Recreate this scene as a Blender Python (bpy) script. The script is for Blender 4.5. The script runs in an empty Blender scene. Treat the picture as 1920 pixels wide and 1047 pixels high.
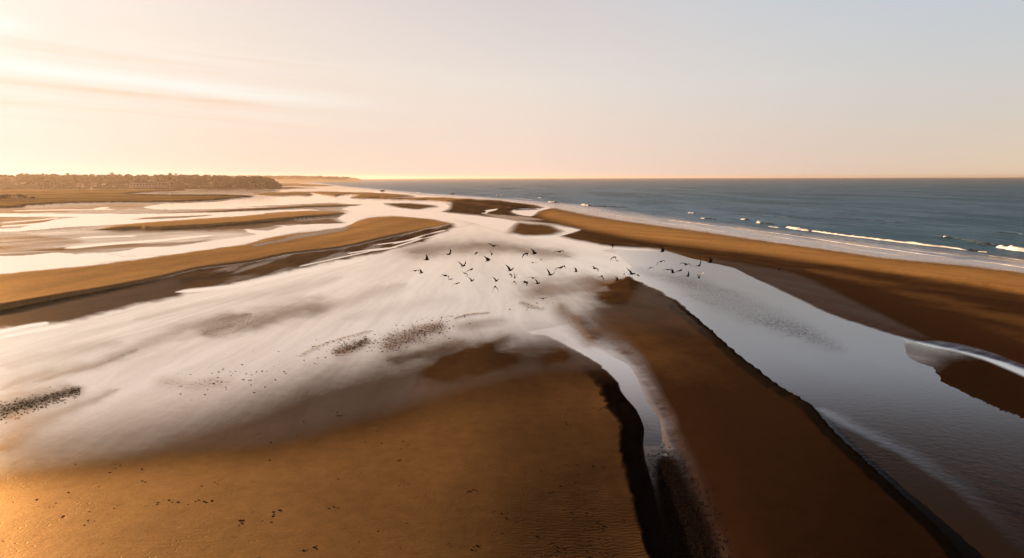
import bpy, math, random
import numpy as np
from mathutils import Vector, Matrix

# ------------------------------------------------------------------ camera
sc = bpy.context.scene
col = sc.collection
W, HH, F, CAMH = 1920.0, 1047.0, 1300.0, 22.0
HZ = 333.0                                   # horizon row at the picture's middle
PITCH = math.atan((HH / 2 - HZ) / F)
ROLL = math.radians(-0.12)
cd = bpy.data.cameras.new('camera')
cd.sensor_width = 36.0
cd.lens = 36.0 * F / W
cd.clip_start = 0.5
cd.clip_end = 60000.0
cam = bpy.data.objects.new('camera', cd)
col.objects.link(cam)
RM = Matrix.Rotation(math.pi / 2 - PITCH, 4, 'X') @ Matrix.Rotation(ROLL, 4, 'Z')
cam.matrix_world = Matrix.Translation((0, 0, CAMH)) @ RM
sc.camera = cam
R3 = np.array(RM.to_3x3())

def rays(u, v):
    c = np.stack([(u - W / 2) / F, -(v - HH / 2) / F, -np.ones_like(u, dtype=float)], -1)
    return c @ R3.T

def ground(u, v, z=0.0):
    """point of height z seen at photograph position (u, v)"""
    d = rays(np.asarray(u, float), np.asarray(v, float))
    t = (CAMH - z) / np.maximum(-d[..., 2], 1e-5)
    return d[..., 0] * t, d[..., 1] * t

def at_dist(u, v, dist):
    d = rays(np.array([float(u)]), np.array([float(v)]))[0]
    d = d / d[1] * dist
    return d[0], dist, CAMH + d[2]

# ------------------------------------------------------------------ exposure, sun, sky
sc.view_settings.view_transform = 'Standard'
sc.view_settings.look = 'None'
sc.view_settings.exposure = 1.75
sc.view_settings.gamma = 1.0
EXPO = 2.0 ** 1.75
SUN_AZ = math.radians(-45.0)                 # left of the view axis (+Y)
SUN_EL = math.radians(9.0)
sd_ = Vector((math.sin(SUN_AZ) * math.cos(SUN_EL), math.cos(SUN_AZ) * math.cos(SUN_EL), math.sin(SUN_EL)))
sl = bpy.data.lights.new('sun', 'SUN')
sl.energy = 5.0
sl.angle = math.radians(0.53)
sl.color = (1.0, 0.63, 0.31)
so = bpy.data.objects.new('sun', sl)
so.rotation_euler = sd_.to_track_quat('Z', 'Y').to_euler()
so.location = (0, 0, 200)
col.objects.link(so)

def lin(c):
    return tuple(((x / 255) / 12.92 if x / 255 <= 0.04045 else ((x / 255 + 0.055) / 1.055) ** 2.4) for x in c)

class NT:
    """small helper for building node trees"""
    def __init__(s, tree):
        s.t = tree; s.n = tree.nodes; s.l = tree.links
    def new(s, kind, **kw):
        n = s.n.new(kind)
        for k, v in kw.items(): setattr(n, k, v)
        return n
    def put(s, sock, v):
        if hasattr(v, 'links') or isinstance(v, bpy.types.NodeSocket): s.l.new(v, sock)
        elif isinstance(v, (tuple, list)) and len(v) == 3 and sock.type == 'RGBA': sock.default_value = (*v, 1)
        else: sock.default_value = v
    def m(s, op, a, b=0.0, c=None, clamp=False):
        n = s.new('ShaderNodeMath', operation=op, use_clamp=clamp)
        s.put(n.inputs[0], a); s.put(n.inputs[1], b)
        if c is not None: s.put(n.inputs[2], c)
        return n.outputs[0]
    def ss(s, x, lo, hi):
        n = s.new('ShaderNodeMapRange', interpolation_type='SMOOTHSTEP')
        s.put(n.inputs[0], x); s.put(n.inputs[1], lo); s.put(n.inputs[2], hi)
        n.inputs[3].default_value = 0.0; n.inputs[4].default_value = 1.0
        return n.outputs[0]
    def mixc(s, f, a, b, blend='MIX'):
        n = s.new('ShaderNodeMix', data_type='RGBA', blend_type=blend)
        s.put(n.inputs[0], f); s.put(n.inputs[6], a); s.put(n.inputs[7], b)
        return n.outputs[2]
    def comb(s, x, y, z):
        n = s.new('ShaderNodeCombineXYZ')
        s.put(n.inputs[0], x); s.put(n.inputs[1], y); s.put(n.inputs[2], z)
        return n.outputs[0]
    def vm(s, op, a, b):
        n = s.new('ShaderNodeVectorMath', operation=op)
        s.put(n.inputs[0], a)
        if op == 'SCALE': s.put(n.inputs[3], b)
        else: s.put(n.inputs[1], b)
        return n.outputs['Value'] if op in ('DOT_PRODUCT', 'LENGTH') else n.outputs[0]
    def noise(s, vec, scale, detail=4.0, rough=0.55, dist=0.0):
        n = s.new('ShaderNodeTexNoise')
        s.put(n.inputs['Vector'], vec); s.put(n.inputs['Scale'], scale)
        n.inputs['Detail'].default_value = detail; n.inputs['Roughness'].default_value = rough
        n.inputs['Distortion'].default_value = dist
        return n.outputs[0]
    def attr(s, name):
        n = s.new('ShaderNodeAttribute', attribute_name=name)
        return n
    def ramp(s, f, stops, interp='LINEAR'):
        n = s.new('ShaderNodeValToRGB')
        cr = n.color_ramp; cr.interpolation = interp
        while len(cr.elements) > 1: cr.elements.remove(cr.elements[-1])
        cr.elements[0].position = stops[0][0]; cr.elements[0].color = (*stops[0][1], 1)
        for p, c in stops[1:]:
            e = cr.elements.new(p); e.color = (*c, 1)
        s.put(n.inputs[0], f)
        return n.outputs[0]

world = bpy.data.worlds.new('World')
sc.world = world
world.use_nodes = True
wn = NT(world.node_tree)
for n in list(wn.n): wn.n.remove(n)
tc = wn.new('ShaderNodeTexCoord').outputs['Generated']
sp = wn.new('ShaderNodeSeparateXYZ'); wn.put(sp.inputs[0], tc)
DX, DY, DZ = sp.outputs
azd = wn.m('MULTIPLY', wn.m('ARCTAN2', DX, DY), 180 / math.pi)
azf = wn.m('MULTIPLY_ADD', azd, 1 / 360, 0.5)
eld = wn.m('MULTIPLY', wn.m('ARCSINE', DZ), 180 / math.pi)
def row(pts):
    return wn.ramp(azf, [((a + 180) / 360, lin(c)) for a, c in pts], 'B_SPLINE' if False else 'LINEAR')
sky_rows = [
 (0.5, [(-180, (120,130,150)), (-110, (225,190,165)), (-60, (255,236,214)), (-36, (255,238,218)), (-20, (252,224,202)), (0, (249,219,200)), (20, (226,202,187)), (36, (198,186,174)), (90, (150,150,155)), (180, (120,130,150))]),
 (7.5, [(-180, (110,120,140)), (-110, (220,200,185)), (-60, (253,238,222)), (-36, (252,238,222)), (-20, (248,232,218)), (0, (236,224,214)), (20, (213,210,207)), (36, (192,197,201)), (90, (140,150,165)), (180, (110,120,140))]),
 (14.5, [(-180, (95,105,130)), (-110, (205,195,190)), (-60, (255,243,232)), (-36, (253,242,232)), (-20, (238,224,216)), (0, (216,207,207)), (20, (200,205,213)), (36, (184,197,210)), (90, (120,132,155)), (180, (95,105,130))]),
 (24.0, [(-180, (50,58,76)), (-110, (150,140,142)), (-60, (246,222,206)), (-36, (240,214,198)), (-20, (212,188,176)), (0, (168,150,148)), (20, (98,104,120)), (36, (64,76,98)), (90, (50,60,78)), (180, (50,58,76))]),
 (45.0, [(-180, (26,32,46)), (-60, (120,108,112)), (0, (56,60,74)), (90, (28,34,50)), (180, (26,32,46))]),
 (80.0, [(-180, (24,30,44)), (180, (24,30,44))]),
]
cur = row(sky_rows[0][1])
for i in range(1, len(sky_rows)):
    f = wn.new('ShaderNodeMapRange', interpolation_type='LINEAR')
    wn.put(f.inputs[0], eld); f.inputs[1].default_value = sky_rows[i - 1][0]; f.inputs[2].default_value = sky_rows[i][0]
    cur = wn.mixc(f.outputs[0], cur, row(sky_rows[i][1]))
# thin streaked clouds near the sun
cv = wn.comb(wn.m('MULTIPLY', azd, 0.05), wn.m('ADD', wn.m('MULTIPLY', eld, 0.85), wn.m('MULTIPLY', azd, 0.035)), 3.1)
cn = wn.noise(cv, 1.0, 5.0, 0.55, 0.4)
elt = wn.m('ADD', eld, wn.m('MULTIPLY', wn.m('ADD', azd, 36), 0.055))    # the bank of cloud dips away from the sun
def band(x, c, w):
    t = wn.m('DIVIDE', wn.m('SUBTRACT', x, c), w)
    return wn.m('POWER', 2.718, wn.m('MULTIPLY', wn.m('MULTIPLY', t, t), -1.0))
azm = wn.m('SUBTRACT', 1.0, wn.ss(azd, -26, -6))
bright = wn.m('MULTIPLY', wn.m('MULTIPLY', band(elt, 7.2, 0.55), azm), wn.ss(cn, 0.25, 0.6))
bright = wn.m('ADD', bright, wn.m('MULTIPLY', wn.m('MULTIPLY', band(eld, 9.8, 0.5), wn.m('SUBTRACT', 1.0, wn.ss(azd, -36, -32))), 0.7))
azm2 = wn.m('SUBTRACT', 1.0, wn.ss(azd, -24, -16))
dusk = wn.m('MULTIPLY', azm2, wn.m('ADD', wn.m('MULTIPLY', band(elt, 6.35, 0.22), wn.ss(cn, 0.2, 0.5)), wn.m('MULTIPLY', band(elt, 5.2, 0.7), wn.m('MULTIPLY', wn.ss(cn, 0.4, 0.62), 0.55))))
cur = wn.mixc(wn.m('MULTIPLY', bright, 0.8, clamp=True), cur, lin((255, 253, 246)))
cur = wn.mixc(wn.m('MULTIPLY', dusk, 0.6, clamp=True), cur, lin((246, 205, 168)))
stv = wn.noise(wn.comb(wn.m('MULTIPLY', azd, 0.045), wn.m('ADD', wn.m('MULTIPLY', eld, 1.5), wn.m('MULTIPLY', azd, 0.09)), 7.7), 1.0, 6.0, 0.6, 0.5)
elm = wn.m('MULTIPLY', wn.ss(eld, 2.5, 5.0), wn.m('SUBTRACT', 1.0, wn.ss(eld, 8.0, 12.0)))
azn = wn.m('SUBTRACT', 1.0, wn.ss(azd, -24, -4))
cur = wn.mixc(wn.m('MULTIPLY', wn.m('MULTIPLY', wn.ss(stv, 0.5, 0.68), 0.28), wn.m('MULTIPLY', elm, azn)), cur, lin((255, 251, 240)))
cur = wn.mixc(wn.m('MULTIPLY', wn.m('MULTIPLY', wn.m('SUBTRACT', 1.0, wn.ss(stv, 0.32, 0.5)), 0.30), wn.m('MULTIPLY', elm, azn)), cur, lin((246, 214, 184)))
veil = wn.noise(wn.comb(wn.m('MULTIPLY', azd, 0.03), wn.m('MULTIPLY', eld, 0.22), 1.0), 1.0, 3.0, 0.5, 0.6)
cur = wn.mixc(1.0, cur, wn.ramp(veil, [(0.0, (0.94,) * 3), (1.0, (1.0,) * 3)]), 'MULTIPLY')
# glow round the sun
dt = wn.vm('DOT_PRODUCT', tc, tuple(sd_))
g1 = wn.m('MULTIPLY', wn.m('POWER', wn.m('MAXIMUM', dt, 0.0), 260.0), 1.2)
g2 = wn.m('MULTIPLY', wn.m('POWER', wn.m('MAXIMUM', dt, 0.0), 22.0), 0.12)
glow = wn.vm('SCALE', wn.comb(1.0, 0.82, 0.70), wn.m('ADD', g1, g2))
bg = wn.new('ShaderNodeBackground')
wn.put(bg.inputs[0], wn.vm('ADD', cur, glow)); bg.inputs[1].default_value = 1.0 / EXPO
nish = wn.new('ShaderNodeTexSky', sky_type='NISHITA', sun_disc=False, sun_elevation=SUN_EL, sun_rotation=-SUN_AZ)
bg2 = wn.new('ShaderNodeBackground'); wn.put(bg2.inputs[0], nish.outputs[0]); bg2.inputs[1].default_value = 0.001
ad = wn.new('ShaderNodeAddShader'); wn.l.new(bg.outputs[0], ad.inputs[0]); wn.l.new(bg2.outputs[0], ad.inputs[1])
wo = wn.new('ShaderNodeOutputWorld'); wn.l.new(ad.outputs[0], wo.inputs[0])

# ------------------------------------------------------------------ helpers
def tag(o, label=None, cat=None, group=None, kind=None):
    if label: o['label'] = label
    if cat: o['category'] = cat
    if group: o['group'] = group
    if kind: o['kind'] = kind
    return o

def mesh_obj(name, verts, faces, mats, parent=None, smooth=True, midx=None):
    me = bpy.data.meshes.new(name)
    verts = np.asarray(verts, dtype=np.float32)
    if isinstance(faces, np.ndarray):
        nf, k = faces.shape
        me.vertices.add(len(verts)); me.vertices.foreach_set('co', verts.ravel())
        me.loops.add(nf * k); me.loops.foreach_set('vertex_index', faces.astype(np.int32).ravel())
        me.polygons.add(nf); me.polygons.foreach_set('loop_start', np.arange(0, nf * k, k, dtype=np.int32))
        me.polygons.foreach_set('loop_total', np.full(nf, k, dtype=np.int32))
        me.update(calc_edges=True)
    else:
        me.from_pydata([tuple(map(float, v)) for v in verts], [], faces)
    for m_ in (mats if isinstance(mats, (list, tuple)) else [mats]): me.materials.append(m_)
    if midx is not None: me.polygons.foreach_set('material_index', np.asarray(midx, np.int32))
    me.polygons.foreach_set('use_smooth', np.full(len(me.polygons), smooth))
    me.update()
    o = bpy.data.objects.new(name, me)
    col.objects.link(o)
    if parent: o.parent = parent
    return o

def fattr(o, name, arr):
    a = o.data.attributes.new(name, 'FLOAT', 'POINT')
    a.data.foreach_set('value', np.asarray(arr, np.float32).ravel())

def vattr(o, name, arr):
    a = o.data.attributes.new(name, 'FLOAT_VECTOR', 'POINT')
    a.data.foreach_set('vector', np.asarray(arr, np.float32).ravel())

def vnoise(x, y, seed=0):
    xi = np.floor(x).astype(np.int64); yi = np.floor(y).astype(np.int64)
    fx = x - xi; fy = y - yi
    fx = fx * fx * (3 - 2 * fx); fy = fy * fy * (3 - 2 * fy)
    def h(a, b):
        n = (a * 374761393 + b * 668265263 + seed * 1442695041) & 0x7fffffff
        n = ((n ^ (n >> 13)) * 1274126177) & 0x7fffffff
        return ((n ^ (n >> 16)) & 0xffff) / 65535.0
    return (h(xi, yi) * (1 - fx) + h(xi + 1, yi) * fx) * (1 - fy) + (h(xi, yi + 1) * (1 - fx) + h(xi + 1, yi + 1) * fx) * fy

def fbm(x, y, seed=0, octv=4):
    s = 0; a = 0.5; t = 0
    for k in range(octv):
        s = s + a * vnoise(x * 2 ** k, y * 2 ** k, seed + k); t += a; a *= 0.5
    return s / t

def sstep(x, a, b):
    t = np.clip((x - a) / (b - a), 0, 1)
    return t * t * (3 - 2 * t)

def smooth_poly(pts, n=4, closed=True):
    p = np.array(pts, float); out = []
    N = len(p)
    for i in range(N if closed else N - 1):
        p0, p1, p2, p3 = (p[(i - 1) % N], p[i], p[(i + 1) % N], p[(i + 2) % N]) if closed else (p[max(i - 1, 0)], p[i], p[i + 1], p[min(i + 2, N - 1)])
        for k in range(n):
            t = k / n
            # tension keeps long thin outlines from overshooting
            out.append(0.5 * ((2 * p1) + 0.55 * (p2 - p0) * t * 1.0 + (2 * 3 * (p2 - p1) - 0.55 * (2 * (p2 - p0) + (p3 - p1))) * t * t + (-2 * 2 * (p2 - p1) + 0.55 * ((p2 - p0) + (p3 - p1))) * t ** 3))
    if not closed: out.append(p[-1])
    return np.array(out)

def ky_at(v):
    D = CAMH * F / max(v - HZ, 3)
    return min(max(0.35 * D / CAMH, 1.6), 6.0)

class Grid:
    def __init__(s, us, rows):
        s.us = np.asarray(us, float); s.rows = np.asarray(rows, float)
        s.nu, s.nv = len(us), len(rows)
        U, S = np.meshgrid(s.us, s.rows)
        s.U = U.ravel(); s.V = (S + HZ + (U - W / 2) * math.tan(ROLL)).ravel()
    def region(s, pts, soft=3.0, out=None, smooth=3, closed=True, warp=0.0):
        """0..1 inside an outline given in photograph positions, soft at its edge; returns mask and signed distance"""
        pl = smooth_poly(pts, smooth) if smooth > 1 else np.array(pts, float)
        ky = ky_at(pl[:, 1].mean())
        out = soft if out is None else out
        marg = out + 60
        u0, v0 = pl.min(0); u1, v1 = pl.max(0)
        sel = np.where((s.U > u0 - marg) & (s.U < u1 + marg) & (s.V > v0 - marg / ky) & (s.V < v1 + marg / ky))[0]
        sd = np.full(s.U.shape, -1e3)
        if len(sel):
            x = s.U[sel]; y = s.V[sel]
            if warp:
                y = y + warp * (vnoise(x / 23, y / 5, 5) - 0.5) * 2 + 0.5 * warp * (vnoise(x / 8, y / 2.5, 9) - 0.5) * 2
            d2 = np.full(x.shape, 1e12); ins = np.zeros(x.shape, bool)
            for (ax, ay), (bx, by) in zip(pl, np.roll(pl, -1, 0)):
                ex, ey = bx - ax, (by - ay) * ky
                px, py = x - ax, (y - ay) * ky
                t = np.clip((px * ex + py * ey) / (ex * ex + ey * ey + 1e-9), 0, 1)
                d2 = np.minimum(d2, (px - t * ex) ** 2 + (py - t * ey) ** 2)
                if ay != by:
                    c = ((ay > y) != (by > y)) & (x < (bx - ax) * (y - ay) / (by - ay) + ax)
                    ins ^= c
            d = np.sqrt(d2)
            sd[sel] = np.where(ins, d, -d)
        return sstep(sd, -out, soft), sd
    def stroke(s, pts, w0, w1=None, soft=0.6, ky=None):
        """0..1 along a line, width in px tapering from w0 to w1"""
        w1 = w0 if w1 is None else w1
        pl = smooth_poly(pts, 4, closed=False)
        ky = ky or ky_at(pl[:, 1].mean())
        marg = 3 * max(w0, w1)
        res = np.zeros(s.U.shape)
        u0, v0 = pl.min(0); u1, v1 = pl.max(0)
        sel = np.where((s.U > u0 - marg) & (s.U < u1 + marg) & (s.V > v0 - marg / ky) & (s.V < v1 + marg / ky))[0]
        x = s.U[sel]; y = s.V[sel]
        if soft >= 0.79: y = y + (w0 + w1) / ky * 0.22 * ((fbm(x / 30, y / 9, 61, 3) - 0.5) * 2)
        best = np.zeros(x.shape); n = len(pl) - 1
        for i in range(n):
            ax, ay = pl[i]; bx, by = pl[i + 1]
            ex, ey = bx - ax, (by - ay) * ky
            px, py = x - ax, (y - ay) * ky
            t = np.clip((px * ex + py * ey) / (ex * ex + ey * ey + 1e-9), 0, 1)
            d = np.sqrt((px - t * ex) ** 2 + (py - t * ey) ** 2)
            q = (i + t) / n
            w = (w0 + (w1 - w0) * q) * np.minimum(1, np.minimum(q, 1 - q) * 8 + 0.15)
            best = np.maximum(best, np.exp(-0.9 * (d / w) ** 2) if soft >= 0.79 else 1 - sstep(d / w, 1 - soft, 1 + soft))
        res[sel] = best
        return res
    def faces(s, keep=None):
        idx = np.arange(s.nu * s.nv).reshape(s.nv, s.nu)
        f = np.stack([idx[1:, :-1], idx[1:, 1:], idx[:-1, 1:], idx[:-1, :-1]], -1).reshape(-1, 4)
        if keep is not None:
            f = f[keep[f].any(1)]
        return f
    def xyz(s, z):
        d = rays(s.U, s.V)
        t = (CAMH - z) / np.maximum(-d[:, 2], 1e-6)
        return np.stack([d[:, 0] * t, d[:, 1] * t, z], -1)
    def build(s, name, z, mat, keep=None, attrs=None):
        P = s.xyz(z); f = s.faces(keep)
        used = np.unique(f); re = np.full(len(P), -1); re[used] = np.arange(len(used))
        o = mesh_obj(name, P[used], re[f], mat)
        for k, a in (attrs or {}).items():
            (vattr if a.ndim == 2 else fattr)(o, k, a[used])
        return o

# ------------------------------------------------------------------ materials
def new_mat(name):
    m_ = bpy.data.materials.new(name); m_.use_nodes = True
    t = NT(m_.node_tree)
    for n in list(t.n): t.n.remove(n)
    o = t.new('ShaderNodeOutputMaterial')
    return m_, t, o

def water_curve(t, normal=None, pts=None):
    """share of light mirrored by a water film against the angle it is seen at"""
    lw = t.new('ShaderNodeLayerWeight'); lw.inputs['Blend'].default_value = 0.5
    if normal is not None: t.l.new(normal, lw.inputs['Normal'])
    c = t.m('SUBTRACT', 1.0, lw.outputs['Facing'])
    fc = t.new('ShaderNodeFloatCurve')
    pts = pts or [(0, 1.0), (0.1, 0.96), (0.17, 0.93), (0.24, 0.82), (0.31, 0.58), (0.37, 0.30), (0.45, 0.10), (1, 0.02)]
    cm = fc.mapping.curves[0]
    cm.points[0].location = pts[0]; cm.points[1].location = pts[-1]
    for p in pts[1:-1]: cm.points.new(*p)
    fc.mapping.update()
    t.l.new(c, fc.inputs['Value'])
    return fc.outputs[0]

SAND_GOLD = (0.75, 0.43, 0.165)
SAND_MUD_SHADE = (0.036, 0.014, 0.0055)  # mud colour that also carries shade painted over banks I and J
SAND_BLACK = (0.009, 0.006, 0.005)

def sand_material():
    m_, t, o = new_mat('tidal_sand')
    P = t.new('ShaderNodeNewGeometry').outputs['Position']
    flow = t.attr('flow').outputs['Vector']
    wet, rip, mud_shade, marsh, rough_a = (t.attr(k).outputs['Fac'] for k in ('wet', 'rip', 'mud_shade', 'marsh', 'foot'))
    streak = t.noise(flow, 1.0, 6.0, 0.6, 0.25)
    big = t.noise(P, 0.05, 4.0, 0.6)
    fine = t.noise(P, 6.0, 4.0, 0.7)
    mid = t.noise(P, 0.9, 4.0, 0.6)
    damp = t.noise(t.vm('MULTIPLY', flow, (0.6, 3.0, 1.0)), 1.3, 7.0, 0.68, 0.5)
    # colour
    base = t.mixc(t.m('ADD', mud_shade, t.m('MULTIPLY', t.m('ADD', t.m('SUBTRACT', streak, 0.5), t.m('MULTIPLY', t.m('SUBTRACT', damp, 0.5), 0.8)), t.m('MULTIPLY_ADD', mud_shade, -0.55, 0.85)), clamp=True), SAND_GOLD, SAND_MUD_SHADE)
    base = t.mixc(t.m('SUBTRACT', mud_shade, 1.0, clamp=True), base, SAND_BLACK)
    base = t.mixc(1.0, base, t.ramp(t.m('ADD', t.m('MULTIPLY', fine, 0.5), t.m('MULTIPLY', mid, 0.5)), [(0.25, (0.62,) * 3), (0.75, (1.30,) * 3)]), 'MULTIPLY')
    base = t.mixc(marsh, base, t.mixc(t.ss(t.noise(t.vm('MULTIPLY', P, (0.25, 1.0, 1.0)), 0.02, 6.0, 0.72), 0.32, 0.68), (0.10, 0.060, 0.012), (0.50, 0.30, 0.085)))
    # scattered weed and shell bits
    vo = t.new('ShaderNodeTexVoronoi'); t.put(vo.inputs['Vector'], t.vm('ADD', P, t.vm('SCALE', t.comb(mid, fine, 0.0), 0.35))); vo.inputs['Scale'].default_value = 0.8
    bit = t.m('MULTIPLY', t.m('SUBTRACT', 1.0, t.ss(vo.outputs['Distance'], 0.07, 0.14)), t.m('GREATER_THAN', big, 0.5))
    bit = t.m('MULTIPLY', bit, t.m('MULTIPLY', rough_a, 0.6), clamp=True)
    base = t.mixc(bit, base, (0.015, 0.009, 0.006))
    wetness = t.m('MULTIPLY', t.ss(wet, 0.0, 0.45), 0.45)
    base = t.mixc(wetness, base, t.mixc(1.0, base, (0.42, 0.4, 0.4), 'MULTIPLY'))
    # relief: sand ripples, prints, grain; films of water drown it
    wav = t.new('ShaderNodeTexWave', wave_type='BANDS', bands_direction='Y'); t.put(wav.inputs['Vector'], P)
    wav.inputs['Scale'].default_value = 0.9; wav.inputs['Distortion'].default_value = 9.0; wav.inputs['Detail'].default_value = 2.0; wav.inputs['Detail Scale'].default_value = 1.2
    rough_a = t.m('MULTIPLY', rough_a, t.m('SUBTRACT', 1.0, t.ss(wet, 0.02, 0.3)))
    vo2 = t.new('ShaderNodeTexVoronoi'); t.put(vo2.inputs['Vector'], P); vo2.inputs['Scale'].default_value = 3.0
    prints = t.m('MULTIPLY', t.m('SUBTRACT', 1.0, t.ss(vo2.outputs['Distance'], 0.1, 0.28)), t.ss(t.noise(P, 0.22, 3.0, 0.6), 0.52, 0.6))
    dryr = t.m('ADD', t.m('MULTIPLY', fine, 0.012), t.m('MULTIPLY', t.m('MULTIPLY', wav.outputs['Fac'], rough_a), 0.006))
    dryr = t.m('SUBTRACT', dryr, t.m('MULTIPLY', t.m('MULTIPLY', prints, rough_a), 0.02))
    dryr = t.m('ADD', dryr, t.m('MULTIPLY', mid, 0.02))
    # pocked / rippled mud: shallow pools between small ridges
    rp = t.noise(t.vm('MULTIPLY', P, (1.0, 0.45, 1.0)), 4.2, 4.0, 0.7, 0.3)
    riph = t.m('MULTIPLY', t.m('MULTIPLY', rp, rip), 0.10)
    st2 = t.noise(t.vm('MULTIPLY', flow, (4.5, 2.2, 1.0)), 1.0, 7.0, 0.70, 0.45)
    fs_ = t.new('ShaderNodeSeparateXYZ'); t.put(fs_.inputs[0], flow)
    away = t.ss(fs_.outputs[1], 0.8, 2.5)
    wj = t.m('ADD', t.m('MULTIPLY', t.m('SUBTRACT', streak, 0.5), t.m('MULTIPLY_ADD', away, 0.30, 0.15)), t.m('ADD', t.m('MULTIPLY', t.m('SUBTRACT', st2, 0.5), t.m('MULTIPLY', away, 0.46)), t.m('MULTIPLY', t.m('SUBTRACT', rp, 0.5), 0.2)))
    film = t.m('MULTIPLY_ADD', t.m('ADD', wet, t.m('MULTIPLY', wj, t.ss(wet, 0.0, 0.35))), 1.25, -0.06, clamp=True)
    calm = t.m('SUBTRACT', 1.0, t.m('MULTIPLY', film, 0.97))
    hgt = t.m('ADD', t.m('MULTIPLY', dryr, calm), riph)
    bump = t.new('ShaderNodeBump'); bump.inputs['Strength'].default_value = 1.0; bump.inputs['Distance'].default_value = 1.0
    t.l.new(hgt, bump.inputs['Height'])
    N = bump.outputs[0]
    pockets = t.m('MULTIPLY', t.ss(t.m('MULTIPLY_ADD', rip, 0.22, rp), 0.60, 0.72), t.ss(rip, 0.0, 0.4))
    film = t.m('MULTIPLY', film, t.m('SUBTRACT', 1.0, t.m('MULTIPLY', pockets, 0.85), clamp=True))
    # shading
    df = t.new('ShaderNodeBsdfDiffuse'); t.put(df.inputs[0], base); df.inputs['Roughness'].default_value = 0.6; t.l.new(N, df.inputs['Normal'])
    gl = t.new('ShaderNodeBsdfGlossy'); t.put(gl.inputs[0], (1.0, 0.70, 0.40)); gl.inputs['Roughness'].default_value = 0.46; t.l.new(N, gl.inputs['Normal'])
    mx = t.new('ShaderNodeMixShader'); t.put(mx.inputs[0], t.m('MULTIPLY_ADD', mud_shade, -0.026, 0.048, clamp=True))
    t.l.new(df.outputs[0], mx.inputs[1]); t.l.new(gl.outputs[0], mx.inputs[2])
    fg = t.new('ShaderNodeBsdfGlossy'); t.put(fg.inputs[0], (1.0, 0.93, 0.865)); t.l.new(N, fg.inputs['Normal'])
    t.put(fg.inputs['Roughness'], t.m('MULTIPLY_ADD', film, -0.14, 0.22))
    fac = t.m('MULTIPLY', film, water_curve(t, N))
    mx2 = t.new('ShaderNodeMixShader'); t.l.new(fac, mx2.inputs[0]); t.l.new(mx.outputs[0], mx2.inputs[1]); t.l.new(fg.outputs[0], mx2.inputs[2])
    t.l.new(mx2.outputs[0], o.inputs[0])
    return m_

def channel_material():
    m_, t, o = new_mat('channel_water')
    P = t.new('ShaderNodeNewGeometry').outputs['Position']
    flow = t.attr('flow').outputs['Vector']
    chop_dim = t.attr('chop_dim').outputs['Fac']
    n1 = t.noise(flow, 2.0, 4.0, 0.6)
    wv = t.new('ShaderNodeTexWave', wave_type='BANDS', bands_direction='Y'); t.put(wv.inputs['Vector'], P); wv.inputs['Scale'].default_value = 0.55
    wv.inputs['Distortion'].default_value = 2.2; wv.inputs['Detail'].default_value = 2.0
    patch = t.ss(t.noise(P, 0.06, 3.0, 0.5), 0.5, 0.66)
    h = t.m('ADD', t.m('MULTIPLY', t.noise(P, 1.5, 4.0, 0.6), 0.008), t.m('MULTIPLY', t.m('MULTIPLY', wv.outputs['Fac'], patch), 0.0014))
    h = t.m('MULTIPLY', h, t.m('ADD', 0.35, chop_dim))
    bump = t.new('ShaderNodeBump'); bump.inputs['Strength'].default_value = 1.0; bump.inputs['Distance'].default_value = 1.0
    t.l.new(h, bump.inputs['Height'])
    df = t.new('ShaderNodeBsdfDiffuse'); t.put(df.inputs[0], t.mixc(n1, (0.03, 0.019, 0.014), (0.014, 0.012, 0.012)))
    gl = t.new('ShaderNodeBsdfGlossy'); gl.inputs['Roughness'].default_value = 0.07; t.put(gl.inputs[0], t.mixc(chop_dim, (1.0, 0.93, 0.87), (0.96, 0.96, 0.98))); t.l.new(bump.outputs[0], gl.inputs['Normal'])
    fac = t.m('MULTIPLY', water_curve(t, bump.outputs[0], [(0, 1.0), (0.1, 0.95), (0.17, 0.93), (0.24, 0.82), (0.31, 0.56), (0.36, 0.27), (0.44, 0.08), (1, 0.015)]), t.m('MULTIPLY', t.m('MULTIPLY_ADD', chop_dim, -0.52, 1.07), t.m('ADD', 0.9, t.m('MULTIPLY', n1, 0.15))), clamp=True)
    spk = t.noise(t.vm('MULTIPLY', P, (1.0, 0.4, 1.0)), 3.0, 5.0, 0.75)
    rp_ = t.attr('rip').outputs['Fac']
    fac = t.m('MULTIPLY', fac, t.m('SUBTRACT', 1.0, t.m('MULTIPLY', rp_, t.m('MULTIPLY_ADD', t.ss(spk, 0.42, 0.58), 0.62, 0.12))), clamp=True)
    mx = t.new('ShaderNodeMixShader'); t.l.new(fac, mx.inputs[0]); t.l.new(df.outputs[0], mx.inputs[1]); t.l.new(gl.outputs[0], mx.inputs[2])
    t.l.new(mx.outputs[0], o.inputs[0])
    return m_

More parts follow.
